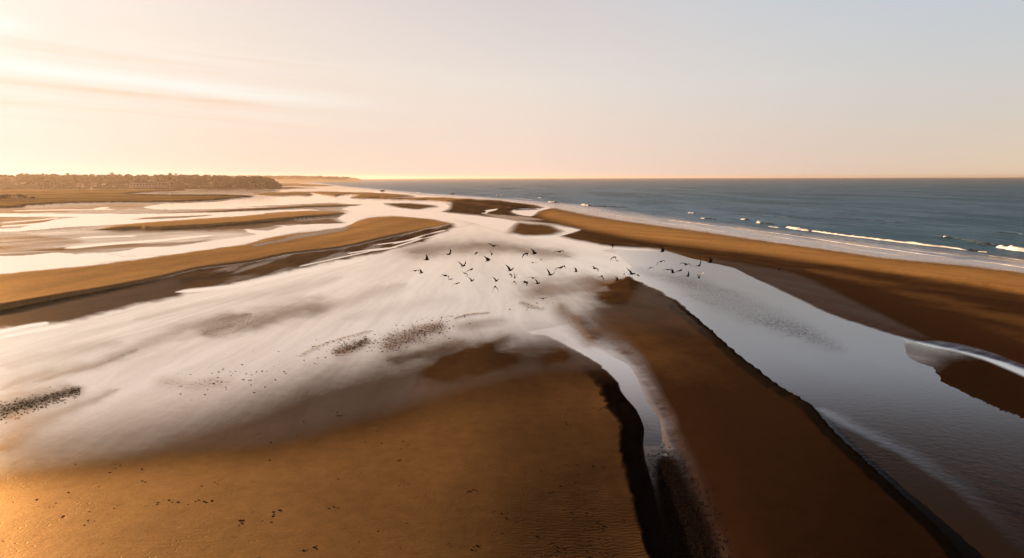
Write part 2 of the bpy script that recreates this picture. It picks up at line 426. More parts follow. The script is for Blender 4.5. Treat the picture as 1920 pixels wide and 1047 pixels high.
def sea_material():
    m_, t, o = new_mat('sea_water')
    P = t.new('ShaderNodeNewGeometry').outputs['Position']
    shal, foam = t.attr('shallow').outputs['Fac'], t.attr('foam').outputs['Fac']
    Ps = t.vm('MULTIPLY', P, (1.0, 0.35, 1.0))
    n1 = t.noise(Ps, 0.16, 8.0, 0.68, 0.2)
    n2 = t.noise(t.vm('MULTIPLY', P, (1.0, 0.3, 1.0)), 0.03, 4.0, 0.6)
    n3 = t.noise(t.vm('MULTIPLY', P, (1.0, 0.4, 1.0)), 0.006, 3.0, 0.5)
    sv = t.attr('shorev').outputs['Vector']
    n4 = t.noise(sv, 1.0, 5.0, 0.6, 0.3)
    h = t.m('ADD', t.m('MULTIPLY', n1, 1.1), t.m('ADD', t.m('MULTIPLY', n2, 2.4), t.m('MULTIPLY', n4, 2.2)))
    h = t.m('MULTIPLY', h, t.m('MULTIPLY_ADD', shal, -0.93, 1.0))
    bump = t.new('ShaderNodeBump'); bump.inputs['Strength'].default_value = 1.0; bump.inputs['Distance'].default_value = 1.0
    t.l.new(h, bump.inputs['Height'])
    deep = t.mixc(n3, (0.009, 0.050, 0.082), (0.022, 0.076, 0.110))
    base = t.mixc(shal, deep, (0.14, 0.11, 0.10))
    df = t.new('ShaderNodeBsdfDiffuse'); t.put(df.inputs[0], base)
    gl = t.new('ShaderNodeBsdfGlossy'); t.put(gl.inputs[0], t.mixc(shal, (0.60, 0.77, 0.98), (0.95, 0.95, 1.0)))
    t.put(gl.inputs['Roughness'], t.m('MULTIPLY_ADD', shal, -0.16, 0.26)); t.l.new(bump.outputs[0], gl.inputs['Normal'])
    fac = water_curve(t, bump.outputs[0], [(0, 0.38), (0.1, 0.29), (0.2, 0.21), (0.35, 0.12), (0.6, 0.05), (1, 0.03)])
    n5 = t.noise(t.vm('MULTIPLY', P, (1.0, 0.22, 1.0)), 0.018, 9.0, 0.80, 0.2)
    n6 = t.noise(t.vm('MULTIPLY', P, (1.0, 0.3, 1.0)), 0.22, 5.0, 0.7)
    tex = t.m('ADD', t.m('MULTIPLY', t.ss(n5, 0.34, 0.66), 0.9), t.m('MULTIPLY', t.ss(n6, 0.3, 0.7), 0.5))
    fac = t.m('MULTIPLY', fac, t.m('MULTIPLY_ADD', shal, 0.9, t.m('MULTIPLY_ADD', tex, 0.75, 0.45)), clamp=True)
    lines = t.m('SUBTRACT', 1.0, t.ss(t.m('ABSOLUTE', t.m('SUBTRACT', t.noise(t.vm('MULTIPLY', sv, (2.2, 0.8, 1.0)), 1.0, 3.0, 0.6, 0.3), 0.5)), 0.004, 0.02))
    lines = t.m('MULTIPLY', t.m('MULTIPLY', lines, t.ss(shal, 0.15, 0.8)), t.ss(t.noise(P, 0.09, 3.0, 0.6), 0.36, 0.5))
    foam = t.m('MAXIMUM', foam, lines)
    mx = t.new('ShaderNodeMixShader'); t.l.new(fac, mx.inputs[0]); t.l.new(df.outputs[0], mx.inputs[1]); t.l.new(gl.outputs[0], mx.inputs[2])
    fd = t.new('ShaderNodeBsdfDiffuse'); t.put(fd.inputs[0], (0.62, 0.60, 0.64))
    ff = t.m('MULTIPLY', foam, t.ss(t.m('ADD', t.noise(Ps, 0.8, 5.0, 0.7), t.m('MULTIPLY', foam, 0.35)), 0.5, 0.75), clamp=True)
    mx2 = t.new('ShaderNodeMixShader'); t.l.new(ff, mx2.inputs[0]); t.l.new(mx.outputs[0], mx2.inputs[1]); t.l.new(fd.outputs[0], mx2.inputs[2])
    t.l.new(mx2.outputs[0], o.inputs[0])
    return m_

def simple_mat(name, c1, c2, scale, rough=0.8, detail=4.0, spec=0.25):
    m_, t, o = new_mat(name)
    tcn = t.new('ShaderNodeNewGeometry').outputs['Position']
    c = t.mixc(t.noise(tcn, scale, detail, 0.65), c1, c2)
    b = t.new('ShaderNodeBsdfPrincipled'); t.put(b.inputs['Base Color'], c); b.inputs['Roughness'].default_value = rough; b.inputs['Specular IOR Level'].default_value = spec
    t.l.new(b.outputs[0], o.inputs[0])
    return m_

M_SAND = sand_material()
M_CHAN = channel_material()
M_SEA = sea_material()
M_FOAM = simple_mat('sea_foam', (0.45, 0.45, 0.52), (0.68, 0.68, 0.76), 0.8, 0.9)
M_STONE = simple_mat('wet_stone', (0.006, 0.004, 0.003), (0.022, 0.014, 0.009), 3.0, 0.9, spec=0.03)
M_HILL = simple_mat('hill_scrub', (0.02, 0.016, 0.007), (0.04, 0.03, 0.012), 0.03, 0.95)
M_LEAF = simple_mat('tree_leaves', (0.008, 0.008, 0.004), (0.02, 0.016, 0.007), 0.2, 0.9)
M_BARK = simple_mat('tree_bark', (0.05, 0.035, 0.025), (0.09, 0.065, 0.05), 1.0, 0.9)
M_BIRD = simple_mat('dark_feathers', (0.005, 0.0045, 0.0045), (0.014, 0.012, 0.011), 6.0, 0.9, spec=0.05)
M_GULL = simple_mat('brown_feathers', (0.16, 0.11, 0.08), (0.30, 0.23, 0.17), 6.0, 0.7)
M_WHITE = simple_mat('white_feathers', (0.7, 0.66, 0.6), (0.8, 0.76, 0.7), 6.0, 0.7)
M_WALL = simple_mat('pale_render', (0.46, 0.38, 0.31), (0.54, 0.46, 0.40), 0.4, 0.9)
M_ROOF = simple_mat('grey_roof', (0.22, 0.18, 0.16), (0.30, 0.25, 0.22), 0.6, 0.85)
M_GLASS = simple_mat('dark_glass', (0.03, 0.03, 0.035), (0.05, 0.05, 0.055), 0.6, 0.2)
#@@TERRAIN
# ------------------------------------------------------------------ terrain
SEA = [(-900, 334.5), (470, 337), (560, 341), (640, 351), (700, 357.5), (760, 363), (800, 367.5), (870, 371), (940, 376), (1007, 384), (1032, 389), (1095, 401),
       (1170, 414), (1270, 427), (1400, 446), (1520, 463), (1661, 483), (1802, 497), (1920, 511), (2300, 562), (4200, 800), (6000, 1100), (9000, 1000), (9000, 330), (-900, 330)]
xs = np.concatenate([np.linspace(-2600, -260, 24), np.arange(-250, 2170, 2.4), np.linspace(2180, 4600, 24)])
rows = np.concatenate([[3.2, 4, 5, 6, 7, 8, 9], np.arange(10, 30, 0.6), np.arange(30, 140, 0.9), np.arange(140, 300, 1.5), np.arange(300, 760, 2.4), np.linspace(765, 1500, 24)])
G = Grid(xs, rows)
U, V = G.U, G.V
X0, Y0 = ground(U, V)
n_big = fbm(X0 / 60, Y0 / 140, 3)
n_mid = fbm(X0 / 9, Y0 / 18, 11)
cx, cy = ground(890.0, 418.0)
dx, dy = X0 - cx, Y0 - cy
rr = np.hypot(dx, dy); an = np.arctan2(dx, -dy)
flow = np.stack([an * 16.0 + 0.25 * n_mid, rr * 0.010, 0 * rr], -1)

z = 0.02 + 0.02 * (n_mid - 0.5)
wet = np.full(U.shape, 0.79) + 0.25 * (fbm(an * 9.0, rr * 0.012, 41) - 0.5)
rip = np.zeros(U.shape)
mud_shade = np.full(U.shape, 0.75)  # gold-to-mud tone; also holds shade painted on the banks
marsh = np.zeros(U.shape)
foot = np.zeros(U.shape)
wat = np.zeros(U.shape)          # where open water stands

def blend(a, m_, v): return a * (1 - m_) + v * m_

def bank(pts, h, prof, mudv, wetv=0.0, soft=4, out=4, wsoft=None, warp=0.6, footv=0.3, wout=None, smooth=3):
    """a sand bank: its outline, crest height (m), width of its flank (px), tone and dampness"""
    global z, wet, mud_shade, foot, rip, wat
    m_, sd = G.region(pts, soft, out, warp=warp, smooth=smooth)
    z = z + h * sstep(sd, -1.0, prof) ** 0.8
    wm = sstep(sd, -(wout if wout is not None else out), wsoft if wsoft else soft)
    wet = blend(wet, wm, wetv); mud_shade = blend(mud_shade, m_, mudv); foot = np.maximum(foot * (1 - m_), footv * m_)
    rip = rip * (1 - wm); wat = wat * (1 - m_)
    return m_, sd

def pool(pts, soft=3, out=3, warp=0.5, smooth=3, depth=0.07, amt=1.0):
    global z, wet, wat
    m_, sd = G.region(pts, soft, out, warp=warp, smooth=smooth)
    wat = np.maximum(wat, m_ * amt); wet = np.maximum(wet, m_ * 1.0 * amt); z = z - depth * m_ * (z > -0.2)
    return m_

def flat(pts, wetv=None, mudv=None, ripv=None, soft=10, out=10, warp=1.0, zv=None):
    global wet, mud_shade, rip, z
    m_, sd = G.region(pts, soft, out, warp=warp)
    if wetv is not None: wet = blend(wet, m_, wetv)
    if mudv is not None: mud_shade = blend(mud_shade, m_, mudv)
    if ripv is not None: rip = blend(rip, m_, ripv)
    if zv is not None: z = z + zv * m_
    return m_

def smear(pts, w0, w1=None, wetd=0.0, ripv=0.0, soft=0.95, ky=None):
    global wet, rip
    s_ = G.stroke(pts, w0, w1, soft, ky)
    wet = wet + wetd * s_; rip = np.maximum(rip, ripv * s_)
    return s_

# upper flats on the left: pinkish damp mud
flat([(-700, 384), (0, 386), (480, 368), (640, 380), (640, 410), (560, 436), (480, 445), (300, 466), (120, 478), (-700, 500)], 0.36, 0.55, 0.05, 12, 12)
flat([(-700, 440), (0, 434), (250, 432), (420, 436), (470, 441), (380, 456), (200, 466), (0, 474), (-700, 490)], 0.50, 0.5, 0.05, 12, 12)
flat([(-700, 392), (0, 387), (200, 385), (265, 388), (200, 398), (0, 401), (-700, 402)], 0.40, 0.35, 0.0, 12, 8)
flat([(420, 345), (660, 345), (700, 360), (640, 373), (500, 372), (340, 372), (340, 352)], 0.75, 0.5, 0.0, 6, 6)
for pts, wv_, mv_ in (([(-700, 405), (0, 407.5), (150, 408), (200, 409), (110, 413), (60, 420), (0, 427), (-700, 440)], 0.14, 0.12), ([(-700, 392), (0, 391), (120, 387), (260, 384), (265, 388), (200, 396), (0, 400), (-700, 402)], 0.22, 0.15), ([(-700, 440), (0, 438), (90, 444), (160, 452), (90, 466), (0, 474), (-700, 490)], 0.30, 0.30),
                      ([(60, 469), (200, 459), (330, 455), (400, 449), (350, 459), (200, 467), (120, 471)], 0.12, 0.45), ([(480, 388), (560, 385), (640, 386), (600, 391), (480, 395)], 0.3, 0.7)):
    flat(pts, wv_, mv_, 0, 7, 7)
lowl = sstep(V, 383, 396) * (1 - sstep(V, 490, 510)) * (1 - sstep(U, 560, 700))
wet = wet + lowl * 0.55 * (fbm(U / 110, (V + 0.05 * U) / 2.6, 88) - 0.5)
# bright channels
pool([(-700, 403), (0, 400.5), (120, 401), (300, 401.5), (480, 396), (560, 393), (600, 394), (540, 397), (500, 399), (490, 402), (470, 404), (440, 407), (390, 411), (330, 415), (250, 419), (200, 422), (140, 425), (60, 431), (0, 435), (-300, 441), (-700, 455), (-700, 447), (0, 430), (40, 426), (110, 411), (150, 407), (0, 407), (-700, 411)])
pool([(268, 389), (300, 383), (330, 380.5), (420, 374), (470, 370), (560, 368.5), (640, 369), (690, 374), (720, 383), (700, 386), (640, 380), (560, 383), (460, 388), (390, 392), (300, 393)])
pool([(-700, 488), (0, 480), (60, 478), (100, 474), (135, 476), (150, 480), (240, 470), (260, 465), (330, 462), (400, 452), (480, 440), (470, 435), (455, 430), (500, 433), (520, 428), (540, 424), (580, 420), (650, 419), (640, 412), (625, 406), (650, 404), (660, 396), (640, 392), (680, 384), (715, 380), (730, 388), (780, 394), (840, 400), (920, 408), (965, 414), (975, 420), (955, 428), (930, 430), (905, 424), (880, 416), (850, 410), (770, 404), (700, 403), (672, 411), (660, 421), (610, 427), (540, 438), (480, 449), (440, 460), (380, 468), (300, 477), (200, 490), (100, 503), (0, 513), (-700, 575)])
# thin gleams across the mud flats
for pts, w in (([(120, 466), (200, 458), (300, 451), (400, 441)], 9), ([(150, 446), (200, 444), (255, 443)], 6), ([(0, 425), (60, 421), (110, 416)], 7), ([(180, 393), (200, 389)], 9), ([(345, 392), (420, 391), (520, 388)], 5),
               ([(455, 424), (520, 423.5), (545, 425), (600, 422)], 6), ([(465, 434), (490, 439), (495, 444)], 8), ([(0, 418), (70, 413), (110, 409)], 5), ([(20, 396), (120, 394), (220, 393)], 5)):
    s_ = G.stroke(pts, w, w, 0.6); wet = np.maximum(wet, 0.95 * s_)
# winding channel beyond the long bank
pool([(700, 384), (712, 377), (735, 375.5), (790, 377), (830, 381), (842, 387), (838, 392), (825, 397), (800, 395), (822, 389), (815, 385), (780, 381), (735, 380), (716, 383), (726, 388), (790, 395), (840, 400), (780, 400), (720, 398), (690, 392)])
pool([(579, 361.5), (600, 361), (606, 364), (620, 368), (640, 369), (671, 364), (672, 366.5), (645, 370), (600, 371), (510, 368.5), (590, 367)])
# small banks far off
bank([(498, 361.5), (560, 360), (600, 359.5), (660, 360.5), (735, 363.5), (781, 368), (740, 370), (706, 371), (655, 371.3), (671, 366.5), (655, 364), (628, 368), (603, 364.5), (580, 361.5), (586, 367), (500, 367), (470, 365)], 1.2, 8, 0.35, 0.05, 3, 3)
bank([(650, 372.5), (720, 370.5), (780, 370), (835, 371), (880, 373), (940, 377), (1007, 386), (1020, 390), (960, 392), (890, 382), (800, 376), (720, 373.5)], 1.0, 10, 0.35, 0.05, 3, 3)
bank([(408, 353), (470, 350.5), (545, 351), (598, 353), (540, 355), (470, 355)], 0.6, 8, 0.4, 0.1, 3, 3)
bank([(300, 354), (420, 347), (529, 343), (560, 344), (633, 348.5), (560, 350), (470, 349), (348, 358), (300, 360)], 0.8, 8, 0.45, 0.1, 3, 3)
bank([(360, 399), (440, 393), (520, 388), (600, 384), (640, 383), (684, 385.2), (640, 387), (560, 390), (480, 394), (420, 397)], 0.7, 10, 0.4, 0.03, 3, 3)
bank([(240, 412), (290, 407), (390, 403.5), (400, 405), (330, 410)], 0.2, 8, 0.5, 0.2, 3, 3)
flat([(717, 381.5), (740, 380.5), (780, 382), (822, 387), (805, 391), (780, 393), (745, 389.5)], 0.02, 0.85, 0, 14, 10, zv=0.2)
# the middle golden tongue
bank([(60, 436), (170, 432), (225, 422), (300, 415.5), (400, 408.5), (480, 403), (560, 396.5), (620, 396), (640, 398), (648, 401), (630, 405), (560, 411), (500, 417), (420, 424), (350, 428), (300, 431), (200, 431.5)], 1.4, 16, 0.0, 0.0, 4, 3)
flat([(300, 430), (380, 426), (460, 418), (560, 411), (600, 408), (630, 413), (645, 418), (600, 421), (540, 421), (480, 429), (420, 432), (340, 433)], 0.1, 0.75, 0.0, 8, 8)
flat([(540, 410), (620, 404), (640, 407), (600, 412), (560, 415)], 0.5, 0.6, 0.0, 8, 8)
# marsh with its low earth cliff
m_, sd = G.region([(-2600, 400), (-700, 392), (0, 391), (50, 386), (125, 381.5), (220, 380), (325, 379), (400, 376.5), (425, 374), (472, 369.5), (476, 367), (440, 365), (350, 364.5), (250, 363), (348, 357), (300, 350), (0, 347), (-2600, 342)], 3, 3, warp=0.4)
z = z + 1.3 * sstep(sd, -1, 7); wet = blend(wet, m_, 0.0); marsh = blend(marsh, m_, 1.0) * sstep(sd, 8, 30); mud_shade = blend(mud_shade, m_, 1.1); rip *= 1 - m_; wat *= 1 - m_
# the long golden bank on the left
DB = [(-2600, 880), (-700, 690), (-200, 606), (0, 582), (40, 575), (125, 558), (200, 544), (287, 526), (375, 505), (480, 491), (535, 479), (635, 467), (685, 457), (735, 445.5), (792, 432), (842, 421.5), (850, 419.5), (810, 411.5),
      (772, 407.5), (730, 405.5), (690, 408), (665, 416), (640, 427), (560, 437), (500, 446), (460, 458), (360, 472), (250, 488), (130, 502), (0, 514), (-300, 550), (-700, 600), (-2600, 760)]
bank(DB, 0.0, 34, 0.10, 0.0, 5, 3, footv=0.25)
_, sdn = G.region(DB, 5, 3, warp=0.3)
farr, _ = G.region(DB[17:] + [(-2600, 2500), (2500, 2500), (2500, 300), (900, 405)], 150, 0)
z = z + 1.5 * sstep(sdn, -2, 16) * (0.15 + 0.85 * farr)
flat([(470, 459), (520, 450), (560, 440), (620, 431), (660, 424), (640, 434), (570, 446), (520, 455), (480, 462)], 0.25, 0.7, 0.1, 8, 8)
mDs, _ = G.region(DB, 10, 2)
mud_shade = mud_shade + mDs * 0.55 * (fbm(U / 160, (V + 0.22 * U) / 7, 87) - 0.35)
# pocked dark mud at its foot
mE, _ = G.region([(270, 556), (300, 525), (360, 505), (480, 485), (560, 470), (640, 460), (700, 450), (790, 430), (836, 418), (852, 426), (800, 448), (760, 462), (700, 476), (600, 496), (500, 519), (420, 536), (350, 549)], 8, 8, warp=2.0)
mD, _ = G.region(DB, 2, 2, warp=0.6)
mE = mE * (1 - mD)
wet = blend(wet, mE, 0.06 + 0.22 * sstep(fbm(X0 / 5, Y0 / 22, 77), 0.5, 0.7)); mud_shade = blend(mud_shade, mE, 0.95 + 0.3 * (fbm(X0 / 6, Y0 / 16, 78) - 0.5)); rip = blend(rip, mE, 0.5)
for pts, w in (([(690, 471), (730, 466), (790, 448), (830, 440)], 3.5), ([(700, 460), (760, 452), (800, 440), (838, 431)], 3), ([(650, 476), (700, 468), (745, 464)], 3), ([(560, 500), (620, 487), (700, 470)], 2.5), ([(735, 458), (790, 446)], 2.5)):
    s_ = G.stroke(pts, w, w, 0.7); wet = np.maximum(wet, 0.95 * s_); rip = rip * (1 - 0.8 * s_)
mE, _ = G.region([(-700, 700), (-200, 618), (0, 570), (125, 550), (250, 530), (320, 520), (345, 546), (330, 556), (250, 572), (130, 602), (80, 606), (0, 616), (-200, 645)], 8, 12, warp=2)
mE = mE * (1 - mD)
wet = blend(wet, mE, 0.08); mud_shade = blend(mud_shade, mE, 1.0); rip = blend(rip, mE, 0.15)
for pts, w in (([(0, 622), (50, 612), (92, 606)], 5), ([(0, 633), (70, 620), (130, 608)], 6), ([(330, 548), (440, 537), (560, 512), (690, 486)], 9)):
    s_ = G.stroke(pts, w, w, 0.7); wet = np.maximum(wet, 1.0 * s_); rip = rip * (1 - s_)
# the far golden bank that borders the sea
FB = [(1002, 402), (1010, 396), (1022, 392), (1045, 391), (1095, 401.5), (1170, 414.5), (1270, 427.5), (1400, 446.5), (1520, 463.5), (1661, 483.5), (1802, 497.5), (1920, 511.5), (2300, 562), (4200, 800), (6000, 1100),
      (6000, 1900), (2300, 860), (2100, 770), (1920, 692), (1820, 662), (1717, 640), (1640, 618), (1560, 592), (1464, 545), (1400, 517), (1370, 503), (1295, 486), (1237, 468), (1145, 462), (1095, 453), (1050, 443), (1075, 436), (1086, 431), (1060, 425), (1027, 420), (960, 412), (905, 406), (830, 398), (842, 392), (845, 382),
      (845, 376), (880, 374), (940, 377), (1007, 386), (975, 392), (960, 397), (972, 402), (990, 404)]
FBX = FB[:9] + [(1802, 499), (1920, 513), (2300, 566), (4200, 806), (6000, 1110)] + FB[14:]
m_, sd = bank(FB, 0.35, 40, 0.97, 0.02, 6, 5, footv=0.12, wsoft=8, wout=8)
crest = [(1040, 396), (1100, 407), (1170, 421), (1270, 437), (1400, 458), (1520, 478), (1661, 503), (1802, 522), (1920, 540), (2300, 600), (4200, 860)]
# seaward half is golden, the crest falls away towards the channel
g1, sdg = G.region([(1010, 400), (1020, 393), (1045, 390), (1095, 400), (1170, 413), (1270, 426), (1400, 445), (1520, 462), (1661, 482), (1802, 496), (1920, 510), (2300, 560), (4200, 790), (4200, 960), (2300, 630), (1920, 552), (1750, 525), (1600, 502), (1480, 486), (1400, 476), (1300, 463), (1200, 450), (1110, 432), (1060, 420), (1020, 410)], 30, 16, warp=0.3)
mud_shade = blend(mud_shade, g1, 0.26 + 0.24 * sstep(U, 1300, 1900))
z = z + 0.7 * g1
low, _ = G.region([(1350, 497), (1500, 515), (1640, 555), (1780, 600), (1920, 650), (2300, 760), (2300, 1000), (1700, 700), (1400, 560)], 60, 30)
mud_shade = blend(mud_shade, low, 1.25)
sw = G.stroke([(1510, 506), (1600, 522), (1720, 552), (1850, 585), (2000, 620), (2300, 700)], 9, 20, 0.95)
mud_shade = blend(mud_shade, 0.5 * sw, 0.78)
wetb, _ = G.region([(1200, 458), (1300, 474), (1400, 492), (1500, 512), (1600, 560), (1760, 640), (1640, 622), (1560, 596), (1464, 548), (1370, 506), (1295, 488), (1240, 470)], 20, 14, warp=1)
wet = blend(wet, wetb, 0.09)
# round pool, hooked creek and the small dark islands
pool([(960, 397), (964, 394), (982, 390.5), (1010, 389.5), (1032, 391), (1010, 396), (1002, 402.5), (996, 405.5), (975, 403)])
pool([(904, 400), (910, 395), (932, 391.5), (930, 394), (915, 398), (912, 402)])
pool([(1025, 421.5), (1060, 427), (1072, 427.5), (1087, 432), (1062, 440), (1045, 444), (1060, 436), (1055, 431), (1040, 427)], 2, 2)
flat([(905, 401), (930, 403), (980, 406), (1020, 412), (970, 413), (930, 408)], 0.3, 0.6, 0, 8, 8)
flat([(952, 436.5), (972, 418), (1030, 422.5), (1050, 429), (1056, 434), (1040, 440), (1015, 442), (975, 441)], 0.03, 0.85, 0, 16, 12, zv=0.15)
# bank I: dark brown bank in the middle right
IB = [(1090, 575), (1120, 548), (1150, 531), (1166, 524), (1181, 520), (1212, 534), (1241, 548), (1269, 565), (1289, 582), (1312, 601), (1350, 633), (1393, 669), (1452, 716), (1521, 759), (1563, 806), (1640, 878), (1692, 926), (1756, 985), (1811, 1048), (1900, 1145), (2100, 1400), (1400, 1400), (1345, 1047),
      (1320, 985), (1290, 900), (1268, 850), (1250, 813), (1244, 784), (1220, 749), (1200, 711), (1182, 681), (1140, 655), (1105, 630), (1085, 600)]
m_i, sd_i = G.region(IB, 5, 4, warp=2.4)
left_soft, _ = G.region([(1000, 500), (1100, 515), (1095, 560), (1110, 620), (1165, 690), (1205, 760), (1250, 820), (1285, 900), (1335, 1047), (1400, 1400), (1000, 1400)], 50, 120)
m_is, _ = G.region(IB, 95, 24, warp=5)
lft = 1 - sstep(U - np.interp(V, [500, 560, 600, 700, 800, 1047, 1400], [1165, 1175, 1190, 1245, 1295, 1430, 1620]), -40, 40)
wm_i = m_i * (1 - lft) + np.minimum(m_is, sstep(sd_i, -30, 5)) * lft
wet = blend(wet, wm_i, 0.09 * (1 - sstep(V, 540, 740))); mud_shade = blend(mud_shade, m_i, 0.955 + 0.33 * sstep(V, 620, 1000) + 0.35 * sstep(U, 1400, 1700)); wat *= 1 - m_i; rip *= 1 - m_i  # darkening downward and rightward paints fading light into bank I
z = z + 0.45 * sstep(sd_i, -1, 26) * (1 - left_soft)
foot = np.maximum(foot, 0.8 * m_i)
# open channel on the right
zi = z.copy()
pool([(1560, 590), (1640, 616), (1717, 638), (1840, 664), (1920, 690), (2300, 860), (2700, 1300), (1990, 1400), (1850, 1140), (1770, 1047), (1720, 984), (1660, 925), (1610, 877), (1540, 805), (1490, 758), (1425, 715), (1370, 668), (1330, 632), (1295, 601), (1275, 582), (1255, 565), (1228, 548), (1200, 534), (1175, 520), (1170, 512), (1180, 500),
      (1150, 470), (1237, 469), (1295, 486), (1370, 503), (1400, 517), (1464, 545)], 10, 5, depth=0.07)
kill, _ = G.region([(1717, 640), (1780, 652), (1840, 664), (1920, 690), (2200, 780), (2500, 900), (2500, 1000), (2200, 900), (1920, 815), (1820, 772), (1734, 729), (1715, 712), (1750, 690), (1720, 668)], 45, 60, warp=3)
wat *= 1 - kill; z = z + 0.07 * kill
wet = blend(wet, wm_i, 0.09 * (1 - sstep(V, 540, 740))); wat *= 1 - m_i; z = blend(z, m_i, zi)
isl, _ = G.region([(1780, 676), (1850, 668), (1920, 690), (2200, 790), (2500, 900), (2500, 1000), (2200, 900), (1920, 815), (1820, 772), (1760, 738), (1735, 712)], 55, 60, warp=4)
isw, _ = G.region([(1690, 640), (1740, 644), (1800, 654), (1860, 668), (1920, 690), (2300, 860), (2500, 1000), (2200, 910), (1920, 825), (1820, 785), (1740, 755), (1690, 722), (1680, 670)], 20, 30, warp=3)
wet = np.minimum(wet, 1 - 0.68 * isw)
wet = blend(wet, np.clip(isl * 1.3, 0, 1), 0.02); mud_shade = blend(mud_shade, isl, 1.5); rip = np.maximum(rip, 0.25 * isl * (1 - isl) * 4)
s_ = G.stroke([(1717, 641), (1790, 652), (1850, 668), (1900, 688), (2000, 730), (2200, 800)], 9, 13, 0.5); wet = np.maximum(wet, s_); rip *= 1 - s_
# rippled lens in that channel
ln, _ = G.region([(1184, 503), (1215, 503), (1260, 508), (1310, 520), (1380, 543), (1450, 572), (1520, 606), (1587, 655), (1555, 660), (1500, 640), (1430, 618), (1370, 596), (1300, 562), (1240, 530), (1196, 512)], 40, 16, warp=4)
ln = ln * (0.55 + 0.45 * sstep(fbm(an * 30, rr * 0.03, 71), 0.35, 0.6))
wet = blend(wet, wm_i, 0.09 * (1 - sstep(V, 540, 740)))
# shelf of submerged sand beside bank I
shelf = G.stroke([(1530, 765), (1600, 800), (1700, 850), (1800, 915), (1880, 985), (1980, 1080)], 10, 22, 0.9)
shelf2, _ = G.region([(1450, 716), (1530, 765), (1600, 800), (1700, 850), (1800, 915), (1880, 985), (2000, 1100), (1860, 1100), (1700, 930), (1560, 800)], 20, 10)
# bank J: the large foreground bank
JB = [(-2600, 1250), (-900, 1080), (-250, 960), (0, 882), (130, 850), (260, 815), (380, 790), (500, 772), (600, 742), (720, 704), (850, 676), (940, 652), (985, 634), (1027, 632), (1078, 656), (1112, 676), (1126, 690), (1134, 696), (1140, 720), (1147, 742), (1158, 780), (1164, 815), (1172, 870), (1180, 933), (1193, 985), (1207, 1027), (1230, 1100), (1290, 1300), (1330, 1500), (1300, 2000), (-2600, 2000)]
JF = [(-2600, 300), (985, 560), (990, 622), (1027, 630), (1078, 655), (1121, 680), (1146, 702), (1159, 715), (1165, 737), (1182, 760), (1194, 779), (1203, 805), (1200, 835), (1204, 865), (1216, 907), (1232, 971), (1253, 1047), (1280, 1130), (1340, 1300), (1400, 2000), (-2600, 2000)]
m_j, sd_j = G.region(JF, 3, 2, warp=1.5)
top_soft, _ = G.region([(-2600, 900), (-900, 900), (-250, 830), (0, 785), (150, 765), (300, 738), (480, 705), (620, 680), (760, 650), (900, 618), (985, 604), (1100, 600), (1400, 620), (2200, 700), (2600, 2000), (-2600, 2000)], 215, 24, warp=3)
tight_top, _ = G.region([(-2600, 900), (-900, 900), (-250, 830), (0, 800), (150, 775), (300, 742), (480, 690), (620, 655), (760, 624), (900, 604), (985, 600), (1100, 598), (1400, 620), (2200, 700), (2600, 2000), (-2600, 2000)], 165, 24, warp=3)
kk = sstep(U, 250, 680); top_soft = top_soft * (1 - kk) + tight_top * kk
smooth_top, _ = G.region([(-2600, 900), (-900, 900), (-250, 830), (0, 790), (150, 775), (300, 755), (480, 740), (620, 700), (760, 660), (900, 618), (985, 604), (1100, 600), (1400, 620), (2200, 700), (2600, 2000), (-2600, 2000)], 310, 20)
top_soft = top_soft * m_j; smooth_top = smooth_top * m_j
sd_r = sd_j + 16 * (fbm(X0 / 1.3, Y0 / 2.2, 91) - 0.5) + 6 * (vnoise(X0 * 2.2, Y0 * 1.4, 92) - 0.5)
scarp = m_j * (1 - sstep(sd_r, 30, 40)) * sstep(V, 680, 740) * sstep(U, 1000, 1100)  # scarp band blackened: dark mud with its shade painted in
wet = blend(wet, top_soft, 0.0); mud_shade = blend(mud_shade, sstep(top_soft, 0, 0.6), 0.97); mud_shade = blend(mud_shade, sstep(smooth_top, 0.42, 1.0), 0.22 + 0.66 * sstep(U, 50, 1150) ** 0.7); wet = np.maximum(wet, 0.11 * (1 - sstep(smooth_top, 0.30, 0.85)) * m_j * sstep(top_soft, 0.3, 0.8)); mud_shade = blend(mud_shade, scarp, 1.95); wet = blend(wet, scarp, 0.0)  # tone darkens rightward across J: waning sunlight painted into the sand
wat *= 1 - m_j
z = z + 0.62 * (0.35 * sstep(sd_r, -1, 14) + 0.65 * sstep(sd_r, 12, 36)) * sstep(V, 640, 800) * sstep(U, 300, 1120) * sstep(smooth_top, 0, 0.6)
wet_j = wet.copy()
foot = np.maximum(foot, sstep(top_soft, 0.6, 1.0) * sstep(V, 700, 950) * (0.5 + 1.3 * sstep(U, 900, 1080) * sstep(V, 820, 920)))
# narrow channel between J and I
zj = z.copy()
nc, _ = G.region([(985, 600), (1030, 590), (1078, 604), (1112, 638), (1180, 681), (1198, 711), (1215, 749), (1240, 784), (1245, 813), (1250, 850), (1225, 862), (1212, 960), (1235, 1047), (1260, 1200), (1240, 1200), (1180, 1047), (1160, 950), (1150, 830), (1130, 742), (1110, 700), (1100, 680), (1060, 655), (1020, 635)], 14, 10, warp=0.8)
fd_ = sstep(V, 615, 720)
wat = np.maximum(wat, nc * (fd_ > 0)); wet = np.maximum(wet, nc * (0.80 + 0.2 * fd_) * (1 - 0.6 * sstep(V, 790, 850)))
wet = np.where(nc > 0.5, np.minimum(wet, 1 - 0.6 * sstep(V, 790, 850)), wet); z = z - 0.07 * nc * fd_ * (1 - sstep(V, 815, 880))
wet = blend(wet, m_j, wet_j); wat *= 1 - m_j; z = blend(z, m_j, zj)
m_, _ = G.region([(1222, 862), (1270, 856), (1304, 916), (1334, 984), (1350, 1047), (1400, 1300), (1262, 1300), (1240, 1047), (1220, 942)], 24, 26, warp=8)
m_ = m_ * (1 - m_j)
